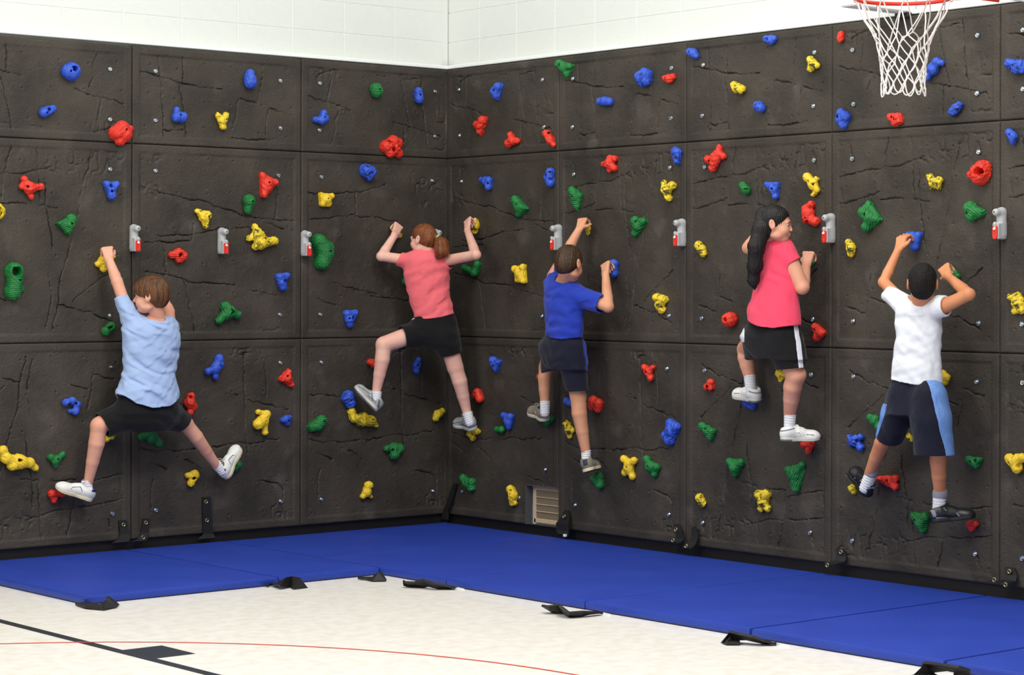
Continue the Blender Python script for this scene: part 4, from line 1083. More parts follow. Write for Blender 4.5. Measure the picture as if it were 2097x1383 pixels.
class Kid:
    def __init__(k, label, skin, scale_px, wall, base):
        k.sk = skin; k.wall = wall; k.s = Sdf(); k.boxes = []; k.parts = []; k.label = label; k.base = np.asarray(base, float)
        k.mp = scale_px                                     # pixels per metre here
        k.t = np.array([1.0, 0, 0]) if wall == 'L' else np.array([0, -1.0, 0])
        k.n = np.array([0, -1.0, 0]) if wall == 'L' else np.array([-1.0, 0, 0])
    def P(k, x, y, o): return WP(k.wall, x, y, o) if o < 5 else DP(x, y, o)
    # stacked ellipses: rows (y, xl, xr, off, [k])
    def loft(k, rows, grow=0.0, ang=None, kd=0.60, ztop=None, zbot=None):
        t = k.t if ang is None else unit(ang); nn = unit(np.cross(t, UP))
        c = abs(float(t @ RT)); Z = []; C = []; A = []; B = []
        for r in rows:
            y, xl, xr, o = r[:4]; kk = r[4] if len(r) > 4 else kd
            p = k.P((xl + xr) / 2, y, o); sc = F / depth(p); hw = (xr - xl) / 2 / sc
            a = hw / math.sqrt(c * c + kk * kk * (1 - c * c)); Z.append(p[2]); C.append(p[:2]); A.append(a + grow); B.append(a * kk + grow)
        o_ = np.argsort(Z); Z = np.array(Z)[o_]; C = np.array(C)[o_]; A = np.maximum(np.array(A)[o_], .006); B = np.maximum(np.array(B)[o_], .006)
        # smooth resampling of the rows
        zz = np.linspace(Z[0], Z[-1], 60)
        def sm(y):
            v = np.interp(zz, Z, y); kx = np.array([1, 2, 3, 2, 1.]) / 9; vp = np.pad(v, 2, mode='edge'); return np.convolve(vp, kx, 'valid')
        CX, CY, AA, BB = sm(C[:, 0]), sm(C[:, 1]), sm(A), sm(B)
        z0 = Z[0] if zbot is None else zbot; z1 = Z[-1] if ztop is None else ztop
        m = max(A) + .02
        def fn(X, Y, Zg):
            cx = np.interp(Zg, zz, CX); cy = np.interp(Zg, zz, CY); a = np.interp(Zg, zz, AA); b_ = np.interp(Zg, zz, BB)
            U = (X - cx) * t[0] + (Y - cy) * t[1]; W = (X - cx) * nn[0] + (Y - cy) * nn[1]
            q = np.sqrt((U / a) ** 2 + (W / b_) ** 2) + 1e-6
            g = np.sqrt((U / (a * a)) ** 2 + (W / (b_ * b_)) ** 2) + 1e-6
            d = q * (q - 1) / g
            d = np.where(q < .3, -b_ * .7, d)
            return np.maximum(np.maximum(d, Zg - z1), z0 - Zg)
        lo = [min(CX) - m, min(CY) - m, z0]; hi = [max(CX) + m, max(CY) + m, z1]
        return fn, lo, hi
    def arm(k, sh, el, wr, r=(.043, .035, .022)):
        s = k.s; r = tuple(v * k.lim for v in r)
        s.cone(sh, el, r[0], r[1], k=.008)
        mid = el + (wr - el) * .28
        s.cone(el, mid, r[1] * .97, r[1] * .96, k=.006); s.cone(mid, wr, r[1] * .96, r[2], k=.006)
        s.ball(el + (el - (sh + wr) / 2) / (np.linalg.norm(el - (sh + wr) / 2) + 1e-6) * r[1] * .12, r[1] * .93, k=.01)
    def hand(k, wr, knk, back, thumb, curl=(70, 60, 40), sc=1.0, spread=1.0, thumb_dir=None):
        """wr wrist, knk knuckle centre, back = outward normal of the back of the hand, thumb = side of the thumb"""
        s = k.s; h = unit(knk - wr); n = unit(back - h * (back @ h)); sd = np.cross(h, n); sd = sd if sd @ thumb > 0 else -sd
        L = np.linalg.norm(knk - wr)
        W = .030 * sc
        for a in (-1, -.33, .33, 1):                         # palm built from four rays
            s.cone(wr + sd * a * W * .45, knk + sd * a * W * .85, .0125 * sc, .0112 * sc, k=.012, fl=(n, 1.15))
        tips = []
        for i, a in enumerate((-1.0, -.34, .34, 1.0)):       # little -> index
            ln = (.82, .97, 1.05, .95)[i] * sc
            p = knk + sd * a * W * spread * .98 + h * (-.004 if i in (0,) else .001)
            d = h.copy(); ax = sd; rr = (.0072, .0080, .0084, .0082)[i] * sc
            s.ball(p + n * .002, rr * 1.12, k=.005)
            q = p
            for j, (seg, cu) in enumerate(zip((.036, .024, .019), curl)):
                cu = cu + (i - 1.5) * 3; th = math.radians(cu)
                d = unit(d * math.cos(th) - n * math.sin(th)) if j == 0 else unit(rot(d, ax, th, h, n))
                e = q + d * seg * ln
                s.cone(q, e, rr, rr * .9, k=.0022 if j == 0 else .0030); q = e; rr *= .92
            tips.append(q)
        td = unit(h * .55 + sd * .65 - n * .45) if thumb_dir is None else unit(thumb_dir)
        b0 = wr + h * L * .28 + sd * W * .75 - n * .006
        b1 = b0 + td * .030 * sc; td2 = unit(td + h * .35 - sd * .35 - n * .1); b2 = b1 + td2 * .026 * sc
        s.cone(b0, b1, .0125 * sc, .0098 * sc, k=.009); s.cone(b1, b2, .0094 * sc, .0078 * sc, k=.003)
        c = (wr + knk) / 2; k.boxes.append((np.minimum(wr, knk) - .062, np.maximum(wr, knk) + .062))
    def leg(k, hip, kn, an, r=(.072, .050, .029), knee_dir=None):
        s = k.s; r = tuple(v * k.lim for v in r)
        s.cone(hip, kn, r[0], r[1], k=.012)
        back = k.n
        ca = kn + (an - kn) * .30 + back * .010
        s.cone(kn, ca, r[1] * .93, r[1] * .91, k=.012); s.cone(ca, ca + (an - ca) * .45, r[1] * .91, (r[1] * .91 + r[2]) / 2 * 1.04, k=.006); s.cone(ca + (an - ca) * .45, an, (r[1] * .91 + r[2]) / 2 * 1.04, r[2], k=.006)
        
    def head(k, c, fwd, up=(0, 0, 1), sc=1.0, hair=None, ears=(1, 1), ns=1.0):
        fwd = unit(fwd); up = np.asarray(up, float); up = unit(up - fwd * (up @ fwd)); rt = np.cross(fwd, up)
        R = np.stack([rt, fwd, up], 1); k.hR = R; k.hc = c; k.hs = sc
        g = lambda x, y, z: c + R @ (np.array([x, y, z]) * sc)
        e = lambda p, r, kk=.01, mode='u': k.s.ell(g(*p), np.array(r) * sc, R, kk, mode)
        e((0, -.012, .024), (.072, .090, .082), .02)
        e((0, .030, -.028), (.057, .060, .072), .025)
        e((0, .060, -.080), (.028, .024, .020), .022)
        for sx in (-1, 1):
            e((sx * .030, .054, -.038), (.028, .028, .026), .02); e((sx * .042, .012, -.068), (.020, .034, .020), .02)
            k.s.ball(g(sx * .030, .0985, .001), .0110 * sc, k=.012, mode='s')
            if ears[0 if sx < 0 else 1]:
                Re = R @ np.array([[1, 0, 0], [0, .96, -.28], [0, .28, .96]])
                k.s.ell(g(sx * .078, -.010, -.006), np.array([.0085, .0185, .031]) * sc, Re, .006)
                k.s.ell(g(sx * .086, -.007, -.002), np.array([.0062, .010, .018]) * sc, Re, .004, 's')
        e((0, .078, .016), (.044, .015, .010), .014)
        k.s.cone(g(0, .086, .002), g(0, .094 + .012 * ns, -.028), .0065 * sc, .0095 * sc * ns ** .5, k=.008)
        for sx in (-1, 1): k.s.ball(g(sx * .0085, .098, -.031), .0068 * sc, k=.005)
        e((0, .089, -.0515), (.019, .008, .0048), .005); e((0, .087, -.0615), (.017, .009, .0056), .005)
        k.s.ell(g(0, .0985, -.0565), np.array([.020, .006, .0015]) * sc, R, .002, 's')
        k.boxes.append((c - .155 * sc, c + .155 * sc))
        for sx in (-1, 1):
            b = MB(); q = g(sx * .030, .0790, .000)
            for nm_, yy, rr_, mm_ in (('eye', .0772, (.0115, .0080, .0036), 'eye'), ('pupil', .0822, (.0060, .0048, .0046), 'iris')):
                s_ = Sdf(); s_.ell(g(sx * .030, yy, .0005), np.array(rr_) * sc, R, .001); V, Q = s_.arrays(.0012); k.parts.append((nm_, arrays_mesh(nm_, V - k.base, Q), MS[mm_]))
        def brow(sx):
            b = MB(); b.tube([tuple(g(sx * .014, .0925, .0150) - k.base), tuple(g(sx * .028, .0915, .0205) - k.base), tuple(g(sx * .044, .080, .0170) - k.base)], [.0022 * sc, .0028 * sc, .0014 * sc], 6)
            k.parts.append(('eyebrow', b.mesh('eyebrow', True), k.browm))
        if k.browm: brow(-1); brow(1)
        s = Sdf(); s.ell(g(0, .0905, -.0515), np.array([.0175, .0075, .0040]) * sc, R, .002); s.ell(g(0, .0885, -.0615), np.array([.0155, .0085, .0046]) * sc, R, .002)
        V, Q = s.arrays(.0015); me = arrays_mesh('lips', V - k.base, Q); k.parts.append(('lips', me, MS['lip']))
        return g, R
    def sphere(k, name, c, r, m):
        s = Sdf(); s.ball(c, r, k=.001); V, Q = s.arrays(r / 4.5); k.parts.append((name, arrays_mesh(name, V - k.base, Q), m))
    def add_sdf(k, name, s, m, h, sub=None):
        V, Q = s.arrays(h); me = arrays_mesh(name, V - k.base, Q)
        k.parts.append((name, me, m, sub)); return len(k.parts) - 1
    def hair(k, m, kind, extra=None, name='hair'):
        R, c, sc = k.hR, k.hc, k.hs; g = lambda x, y, z: c + R @ (np.array([x, y, z]) * sc)
        s = Sdf()
        if kind == 'bowl':
            s.ell(g(0, -.010, .030), np.array([.086, .102, .093]) * sc, R, .01); s.ell(g(0, -.045, -.010), np.array([.074, .064, .070]) * sc, R, .03)
            s.ell(g(0, .040, .045), np.array([.070, .062, .050]) * sc, R, .02)
            cuts = [((0, .125, -.050), (.12, .118, .074)), ((0, .045, -.085), (.12, .088, .098))]
        elif kind == 'short':
            s.ell(g(0, -.012, .028), np.array([.0785, .0965, .0885]) * sc, R, .01); s.ell(g(0, -.050, -.020), np.array([.066, .052, .062]) * sc, R, .03)
            cuts = [((0, .125, -.040), (.11, .115, .085)), ((0, .035, -.085), (.12, .062, .075))]
        elif kind == 'crop':
            s.ell(g(0, -.012, .026), np.array([.0765, .0940, .0865]) * sc, R, .01); s.ell(g(0, -.050, -.030), np.array([.062, .046, .058]) * sc, R, .03)
            cuts = [((0, .125, -.040), (.11, .115, .085)), ((0, .035, -.085), (.12, .062, .075))]
        else:                                                # pulled back
            s.ell(g(0, -.014, .028), np.array([.0775, .0975, .0875]) * sc, R, .01); s.ell(g(0, -.055, -.010), np.array([.060, .050, .062]) * sc, R, .03)
            cuts = [((0, .120, -.030), (.10, .098, .092)), ((0, .040, -.090), (.12, .066, .085))]
        if extra: extra(s, g)
        for p, r in cuts: s.ell(g(*p), np.array(r) * sc, R, .006, 's')
        wv = wave(7, .05, 4); w2 = wave(9, .018, 3)
        def strands(X, Y, Z):
            x = ((X - c[0]) * R[0, 0] + (Y - c[1]) * R[1, 0] + (Z - c[2]) * R[2, 0]); y = ((X - c[0]) * R[0, 1] + (Y - c[1]) * R[1, 1] + (Z - c[2]) * R[2, 1])
            a = np.arctan2(x, -y - .01)
            am = .0022 if kind == 'bowl' else .0016
            return am * np.sin(a * 46 + 3 * wv(X, Y, Z)) + .0016 * wv(X, Y, Z) + .0008 * w2(X, Y, Z)
        s.ops.append(('d', strands, None, None, 0))
        if kind == 'bowl':                                   # clean lower rim of the fringe and sides
            pass
        k.add_sdf(name, s, m, .0034)
    def tail(k, name, m, pts, rad, seed, flat=None, h=.004):
        s = Sdf()
        for i in range(len(pts) - 1): s.cone(pts[i], pts[i + 1], rad[i], rad[i + 1], k=.02, fl=flat)
        P0, P1 = pts[0], pts[-1]; d = unit(P1 - P0); ux = unit(np.cross(d, UP + .01)); uy = np.cross(d, ux); cen = (P0 + P1) / 2; wv = wave(seed, .09, 3); w2 = wave(seed + 1, .03, 3)
        def st(X, Y, Z):
            a = (X - cen[0]) * ux[0] + (Y - cen[1]) * ux[1] + (Z - cen[2]) * ux[2]; b_ = (X - cen[0]) * uy[0] + (Y - cen[1]) * uy[1] + (Z - cen[2]) * uy[2]
            w_ = wv(X, Y, Z)
            return .0013 * np.sin(a * 640 + .8 * w_) + .0013 * np.sin(b_ * 560 + .7 * w_) + .0012 * w_
        s.ops.append(('d', st, None, None, 0))
        k.add_sdf(name, s, m, h)
    # shoes ------------------------------------------------------------
    def shoe_(k, hx, hy, toe, ankle, L, style, side=1, wall=None):
        o0 = float(-toe[1] if (wall or k.wall) == 'L' else -toe[0]); best = min(np.arange(o0, o0 + .30, .004), key=lambda o: abs(np.linalg.norm(WP(wall or k.wall, hx, hy, o) - toe) - L))
        return k.shoe(WP(wall or k.wall, hx, hy, best), toe, ankle, L, style, side)
    def shoe(k, heel, toe, ankle, L, style, side=1):
        f = unit(toe - heel); up = ankle - (heel + f * L * .28); up = unit(up - f * (up @ f)); x = np.cross(f, up)
        R = np.stack([x, f, up], 1); g = lambda a, b_, c_: heel + R @ np.array([a, b_, c_])
        st = dict(white=('leather', 'sole_w', 'lace_w'), grey=('grey_shoe', 'sole_g', 'lace_w'), taupe=('suede', 'sole_c', 'lace_w'),
                  girl=('leather', 'sole_g', 'lace_w'), black=('black_leather', 'black_sole', 'lace_k'))[style]
        def shape(gr=0.0, floor_=.012):
            s = Sdf()
            s.ell(g(0, .17 * L, .040), (.033 + gr, .175 * L + gr, .044 + gr), R, .01)
            s.cone(g(0, .20 * L, .052), g(0, .80 * L, .027), .034 + gr, .032 + gr, k=.02)
            s.ell(g(0, .80 * L, .026), (.043 + gr, .20 * L + gr, .030 + gr), R, .02)
            s.cone(g(0, .22 * L, .055), g(0, .20 * L, .086), .034 + gr, .031 + gr, k=.02)
            s.cone(g(0, .30 * L, .078), g(0, .52 * L, .056), .019 + gr, .021 + gr, k=.018)
            return s
        s = shape()
        def cutlow(X, Y, Z): return -((X - heel[0]) * up[0] + (Y - heel[1]) * up[1] + (Z - heel[2]) * up[2]) + .010
        s.ops.append(('i', cutlow, None, None, 0))
        tp = g(0, .2 * L, .083); tn = unit(up * 1 - f * .25)
        s.ops.append(('i', lambda X, Y, Z: (X - tp[0]) * tn[0] + (Y - tp[1]) * tn[1] + (Z - tp[2]) * tn[2], None, None, 0))
        s.cone(g(0, .235 * L, .050), g(0, .235 * L, .12), .024, .027, k=.006, mode='s')
        i0 = k.add_sdf('shoe', s, MS[st[0]], .0034)
        # sole
        def sole(z0, z1, grow=0.0):
            def fn(X, Y, Z):
                dx, dy, dz = X - heel[0], Y - heel[1], Z - heel[2]
                a = dx * R[0, 0] + dy * R[1, 0] + dz * R[2, 0]; b_ = dx * R[0, 1] + dy * R[1, 1] + dz * R[2, 1]; c_ = dx * R[0, 2] + dy * R[1, 2] + dz * R[2, 2]
                t = np.clip((b_ - .17 * L) / (.62 * L), 0, 1); r = .036 + .009 * t - .010 * np.exp(-((t - .45) / .22) ** 2) + grow
                d2 = np.sqrt(a * a + (b_ - .17 * L - t * .62 * L) ** 2) - r
                c2 = c_ - .010 * np.clip((b_ / L - .72) / .28, 0, 1) ** 2
                return np.maximum(d2, np.abs(c2 - (z0 + z1) / 2) - (z1 - z0) / 2)
            return fn
        q = Sdf(); q.fn(sole(.0, .020, .002), heel - .3, heel + .3); lo = np.minimum(heel, g(0, L, 0)) - .06; hi = np.maximum(heel, g(0, L, 0)) + .06
        V, Q = q.arrays(.0034, lo, hi); k.parts.append(('sole', arrays_mesh('sole', V - k.base, Q), MS[st[1]], i0))
        if style == 'taupe':
            q = Sdf(); q.fn(sole(-.004, .004, -.001), heel - .3, heel + .3)
            V, Q = q.arrays(.0034, lo, hi); k.parts.append(('tread', arrays_mesh('tread', V - k.base, Q), MS['black_sole'], i0))
        # trims, as thin skins over the upper
        def trim(name, m, region, gr=.0016):
            q = shape(gr); q.ops.append(('i', cutlow, None, None, 0))
            q.ops.append(('i', lambda X, Y, Z: (X - tp[0]) * tn[0] + (Y - tp[1]) * tn[1] + (Z - tp[2]) * tn[2] - .001, None, None, 0))
            q.cone(g(0, .235 * L, .050), g(0, .235 * L, .12), .024, .027, k=.006, mode='s')
            def reg(X, Y, Z):
                dx, dy, dz = X - heel[0], Y - heel[1], Z - heel[2]
                return region(dx * R[0, 0] + dy * R[1, 0] + dz * R[2, 0], (dx * R[0, 1] + dy * R[1, 1] + dz * R[2, 1]) / L, dx * R[0, 2] + dy * R[1, 2] + dz * R[2, 2])
            q.ops.append(('i', reg, None, None, 0))
            V, Q = q.arrays(.0028)
            if len(Q): k.parts.append((name, arrays_mesh(name, V - k.base, Q), m, i0))
        seg = lambda y, z, ya, za, yb, zb, w_: np.hypot((y - ya - np.clip(((y - ya) * (yb - ya) * L * L + (z - za) * (zb - za)) / ((yb - ya) ** 2 * L * L + (zb - za) ** 2), 0, 1) * (yb - ya)) * L,
                                                     z - za - np.clip(((y - ya) * (yb - ya) * L * L + (z - za) * (zb - za)) / ((yb - ya) ** 2 * L * L + (zb - za) ** 2), 0, 1) * (zb - za)) - w_
        if style == 'white':
            trim('stripe', MS['navy'], lambda x, y, z: np.minimum(np.minimum(seg(y, z, .62, .052, .44, .068, .0022), seg(y, z, .44, .068, .36, .045, .0022)), seg(y, z, .62, .052, .64, .040, .002)))
            trim('heel_tab', MS['navy'], lambda x, y, z: np.maximum(y - .16, np.abs(z - .071) - .007))
        if style == 'grey':
            trim('overlay', MS['grey_dark'], lambda x, y, z: np.minimum(np.minimum(seg(y, z, .16, .06, .06, .03, .007), seg(y, z, .30, .03, .48, .062, .003)), np.minimum(seg(y, z, .5, .05, .9, .03, .0028), seg(y, z, .18, .035, .5, .035, .0026))))
        if style == 'taupe':
            trim('heel_patch', MS['navy_patch'], lambda x, y, z: np.maximum(np.maximum(np.abs(x) - .015, y - .2), np.abs(z - .058) - .020))
            trim('side_panel', MS['sole_g'], lambda x, y, z: seg(y, z, .30, .02, .40, .05, .007))
        if style == 'girl':
            trim('collar_trim', MS['silver'], lambda x, y, z: np.maximum(np.abs(z - .068 - .05 * (y - .2)) - .004, y - .34))
            trim('side_trim', MS['silver'], lambda x, y, z: np.minimum(np.minimum(seg(y, z, .34, .052, .38, .034, .0014), seg(y, z, .43, .052, .48, .034, .0014)), np.minimum(seg(y, z, .52, .050, .58, .032, .0014), seg(y, z, .62, .040, .80, .036, .003))))
            trim('arch_trim', MS['pinkish'], lambda x, y, z: seg(y, z, .34, .020, .42, .014, .007))
            q = Sdf(); q.fn(sole(.0, .013, .0035), heel - .3, heel + .3)
            q.ops.append(('i', lambda X, Y, Z: ((X - heel[0]) * f[0] + (Y - heel[1]) * f[1] + (Z - heel[2]) * f[2]) - .27 * L, None, None, 0))
            V, Q = q.arrays(.0032, lo, hi); k.parts.append(('heel_cushion', arrays_mesh('heel_cushion', V - k.base, Q), MS['grey_dark'], i0))
        if style == 'black':
            trim('overlay', MS['silver'], lambda x, y, z: np.minimum(np.minimum(seg(y, z, .05, .062, .08, .036, .009), seg(y, z, .12, .022, .36, .016, .0055)), np.minimum(seg(y, z, .56, .04, .60, .024, .004), np.maximum(seg(y, z, .30, .070, .33, .060, .0055), -seg(y, z, .315, .066, .33, .064, .0028)))))
        # laces
        b = MB()
        for j in range(4):
            yy = .36 + .085 * j; zz = .0955 - .012 * j - (.002 * j)
            sgn = 1 if j % 2 else -1
            b.tube([tuple(g(-.020, yy * L, zz - .014) - k.base), tuple(g(-.008, (yy + .02 * sgn) * L, zz - .001) - k.base), tuple(g(.008, (yy - .02 * sgn) * L, zz - .001) - k.base), tuple(g(.020, yy * L, zz - .014) - k.base)], .0024, 6)
        for sx in (-1, 1):
            b.tube([tuple(g(0, .35 * L, .098) - k.base), tuple(g(sx * .016, .33 * L, .110) - k.base), tuple(g(sx * .030, .40 * L, .104) - k.base), tuple(g(sx * .020, .43 * L, .092) - k.base), tuple(g(0, .37 * L, .096) - k.base)], .0018, 6)
        if style == 'black' and side < 0:
            for dd in ((-.03, .035), (-.015, .07)):
                b.tube([tuple(g(0, .45 * L, .09) - k.base), tuple(g(.01, .5 * L, .10) - RT * .02 - k.base), tuple(g(.01, .5 * L, .10) - RT * .05 + UP * (dd[0]) - k.base), tuple(g(.01, .5 * L, .10) - RT * .068 - UP * dd[1] - k.base)], .0017, 6)
        if style == 'girl':
            b = MB(); b.ribbon([tuple(g(-.034, .42 * L, .050) - k.base), tuple(g(-.022, .42 * L, .078) - k.base), tuple(g(0, .40 * L, .092) - k.base), tuple(g(.022, .42 * L, .078) - k.base), tuple(g(.034, .42 * L, .050) - k.base)], [tuple(f * .010)] * 5, .004)
            k.parts.append(('strap', b.mesh('strap'), MS['leather'], i0))
        else: k.parts.append(('laces', b.mesh('laces', True), MS[st[2]], i0))
        k.foot = (heel, R, L)
        return g
    def sock(k, a, b, ra, rb, band=False, m='white'):
        """a = lower end inside the shoe, b = top cuff"""
        s = Sdf(); d = unit(b - a)
        s.cone(a, b + d * .02, ra, rb, k=.004)
        L = np.linalg.norm(b - a); wv = wave(3, .05, 3)
        s.ops.append(('i', lambda X, Y, Z: (X - b[0]) * d[0] + (Y - b[1]) * d[1] + (Z - b[2]) * d[2], None, None, 0))
        s.ops.append(('d', lambda X, Y, Z: .0012 * np.sin(((X - a[0]) * d[0] + (Y - a[1]) * d[1] + (Z - a[2]) * d[2]) * 420 + 2 * wv(X, Y, Z)), None, None, 0))
        i = k.add_sdf('sock', s, MS[m], .0034)
        if band:
            q = Sdf(); q.cone(b - d * .010, b + d * .001, rb + .0015, rb + .001, k=.002); k.add_sdf('cuff_band', q, MS['sock_band'], .003, i)
    # garments ----------------------------------------------------------
    def garment(k, name, m, prims, cuts, hollows, fold, h=.0042, bands=()):
        s = Sdf()
        for p in prims: p(s)
        n0, t0 = k.n, k.t
        def warp(X, Y, Z):
            f = fold(X, Y, Z); g_ = fold(X + .11, Y - .07, Z + .05) * .55
            return X + f * n0[0] + g_ * t0[0], Y + f * n0[1] + g_ * t0[1], Z + g_ * .25
        s.warp = warp
        for c in cuts: s.ops.append(('i', c, None, None, 0))
        for hl in hollows: hl(s)
        i = k.add_sdf(name, s, m, h)
        for (bn, bm, reg, gr) in bands:
            q = s.copy(); q.ops = list(s.ops) + [('d', lambda X, Y, Z: -gr + 0 * (X + Y + Z), None, None, 0), ('i', reg, None, None, 0)]
            V, Q = q.arrays(h * .8)
            if len(Q): k.parts.append((bn, arrays_mesh(bn, V - k.base, Q), bm, i))
        return i
    def finish(k):
        V, Q = two_res(k.s, .0046, k.boxes, .0027)
        me = arrays_mesh('person', V - k.base, Q); me.materials.append(k.sk)
        o = link('person', me); o.location = tuple(k.base); tag(o, k.label, 'person', 'children climbing the wall')
        objs = []
        for p in k.parts:
            name, pm, m = p[:3]; sub = p[3] if len(p) > 3 else None
            par = o if sub is None else objs[sub]
            if len(pm.materials) == 0: pm.materials.append(m)
            objs.append(link(name, pm, None, par))
        return o
def rot(d, ax, th, h, n):
    # turn d by th about ax, in the direction from h toward -n
    sgn = 1 if np.cross(ax, h) @ (-n) > 0 else -1
    th = th * sgn
    return d * math.cos(th) + np.cross(ax, d) * math.sin(th) + ax * (ax @ d) * (1 - math.cos(th))
def plane(p, n):
    n = unit(n); return lambda X, Y, Z: (X - p[0]) * n[0] + (Y - p[1]) * n[1] + (Z - p[2]) * n[2]
def folds(seed, amp, wl, d, dens=1.0):
    """soft diagonal cloth folds"""
    d = unit(d); w1 = wave(seed, .30, 4); w2 = wave(seed + 1, .13, 4); w3 = wave(seed + 2, .06, 3); fr = 2 * math.pi / wl
    def f(X, Y, Z):
        a = w1(X, Y, Z); ph = (X * d[0] + Y * d[1] + Z * d[2]) * fr + 4.5 * a
        r = np.sin(ph); r = np.sign(r) * np.abs(r) ** .8
        return amp * (.75 * r * (.45 + .55 * w2(X, Y, Z)) + .7 * w2(X, Y, Z) + .22 * w3(X, Y, Z))
    return f

def dress_top(k, m, rows, hem, sleeves, neck, neck_r, fold, rib=None, kd=.60, ang=None, hem_off=.26, body_grow=-.024, under=.03, nk_extra=()):
    """shirt and hidden torso. sleeves = (a, b, ra, rb, cut point, cut normal)"""
    fo, lo, hi = k.loft(rows, 0.0, ang, kd); fi, li, hi2 = k.loft(rows[:-1], body_grow, ang, kd)
    zb = min(k.P(x, y, hem_off)[2] for x, y in hem) + .075
    fb = lambda X, Y, Z: np.maximum(fi(X, Y, Z), zb - Z)
    k.s.fn(fb, li, hi2, .03)
    t = k.t if ang is None else unit(ang)
    hp = [k.P(x, y, hem_off if hem_off < 5 else hem_off) for x, y in hem]; hu = [float(p @ t) for p in hp]; hz = [p[2] for p in hp]
    od = np.argsort(hu); hu = np.array(hu)[od]; hz = np.array(hz)[od]
    cz = lambda X, Y: np.interp(X * t[0] + Y * t[1], hu, hz)
    prims = [lambda s: s.fn(fo, lo, hi, .03)]
    holl = []
    for (a, b, ra, rb, cp, cn) in sleeves:
        cn = unit(cn)
        prims.append(lambda s, a=a, b=b, ra=ra, rb=rb, cp=cp, cn=cn: s.cone(a, b + cn * .03, ra, rb, k=.030, clip=[(cp, cn)]))
        ia = a + (b - a) * .55
        holl.append(lambda s, ia=ia, b=b, cn=cn, ra=ra, rb=rb: s.cone(b - cn * .035, b + cn * .08, rb - .010, rb - .0075, k=.004, mode='s'))
    holl.append(lambda s: s.fn(lambda X, Y, Z: np.maximum(fi2(X, Y, Z), Z - cz(X, Y) - under), lo, hi, .004, 's'))
    fi2, _, _ = k.loft(rows, -.0085, ang, kd)
    na, nb = neck
    holl.append(lambda s: s.cone(na, nb, neck_r, neck_r * 1.05, k=.006, mode='s'))
    nd = unit(nb - na); 
    def nreg(X, Y, Z):
        x, y, z = X - na[0], Y - na[1], Z - na[2]; q = x * nd[0] + y * nd[1] + z * nd[2]
        return np.maximum(np.sqrt(np.maximum(x * x + y * y + z * z - q * q, 0)) - neck_r - .017, -q - .03)
    k.garment('t_shirt', m, prims, [lambda X, Y, Z: cz(X, Y) - Z], holl, fold, bands=[('collar', rib or m, nreg, .0018)])
def dress_bottom(k, m, rows, legs, fold, bands=(), kd=.54, ang=None):
    r0 = rows[0]; c0 = k.P((r0[1] + r0[2]) / 2, r0[0] - 30, r0[3]); c1 = k.P((rows[2][1] + rows[2][2]) / 2, rows[2][0], r0[3]); k.s.cone(c0, c1, .062, .066, k=.04)
    fo, lo, hi = k.loft(rows, .002, ang, kd)
    prims = [lambda s: s.fn(fo, lo, hi, .03)]; holl = []
    for (a, mid, b, ra, rm, rb, cp, cn) in legs:
        cn = unit(cn)
        if mid is None: prims.append(lambda s, a=a, b=b, ra=ra, rb=rb, cp=cp, cn=cn: s.cone(a, b + cn * .04, ra, rb, k=.03, clip=[(cp, cn)]))
        else:
            prims.append(lambda s, a=a, b=mid, ra=ra, rb=rm: s.cone(a, b, ra, rb, k=.03))
            prims.append(lambda s, a=mid, b=b, ra=rm, rb=rb, cp=cp, cn=cn: s.cone(a, b + cn * .04, ra, rb, k=.03, clip=[(cp, cn)]))
        holl.append(lambda s, b=b, cn=cn, rb=rb: s.cone(b - cn * .04, b + cn * .09, rb - .010, rb - .0075, k=.004, mode='s'))
    k.garment('shorts', m, prims, [], holl, fold, bands=bands)
SK1 = skin_mat('fair_skin', (226, 158, 132), (236, 176, 152)); SK2 = skin_mat('pale_pink_skin', (232, 172, 154), (240, 190, 172))
SK3 = skin_mat('warm_skin', (216, 150, 116), (226, 166, 132)); SK4 = skin_mat('light_tan_skin', (220, 152, 124), (232, 172, 146))
SK5 = skin_mat('tan_skin', (208, 134, 92), (222, 152, 110))
H1 = hair_mat('chestnut_hair', (58, 34, 18), (116, 74, 42)); H2 = hair_mat('auburn_hair', (86, 42, 20), (146, 84, 44))
H3 = hair_mat('brown_hair', (34, 22, 14), (84, 58, 38)); H4 = hair_mat('black_hair', (6, 5, 6), (26, 20, 20)); H5 = hair_mat('black_cropped_hair', (7, 5, 5), (24, 16, 15), (30, 30, 30), .75)
BR = mat('brown_eyebrow', (70, 44, 28), 0.8); BK = mat('black_eyebrow', (24, 18, 16), 0.8)
black_sh = cloth_mat('black_shorts_cloth', (15, 14, 17), .8); navy_sh = cloth_mat('navy_shorts_cloth', (20, 22, 40), .8)
CAMD = -FW
ARM_R = (.040, .032, .0215)

# ---- kid 1: light blue shirt, left wall -------------------------------------
k = Kid('boy in light blue t-shirt and black shorts, left arm raised, legs spread wide', SK1, 335, 'L', LW(300, 900, .15)); k.lim = 1; k.browm = BR
P = k.P
hc = P(309, 606, .31); k.head(hc, -RT * .98 + FW * .10 - UP * .04, UP - RT * .04, 1.0)
nb = P(324, 664, .28)
k.s.cone(nb, hc + k.hR @ np.array([0, -.028, -.05]), .044, .042, k=.015)
sh, el, wr, kn = P(267, 656, .26), P(240, 578, .18), P(223, 531, .105), P(219, 509, .085)
k.arm(sh, el, wr, (.036, .034, .024)); k.hand(wr, kn, k.n + CAMD * .6, RT, (78, 62, 45), .98)
sh2, el2, wr2 = P(346, 662, .25), P(346, 638, .13), P(336, 612, .11)
k.arm(sh2, el2, wr2, (.040, .034, .022)); k.hand(wr2, P(332, 594, .10), k.n, -RT, (70, 60, 40), .95)
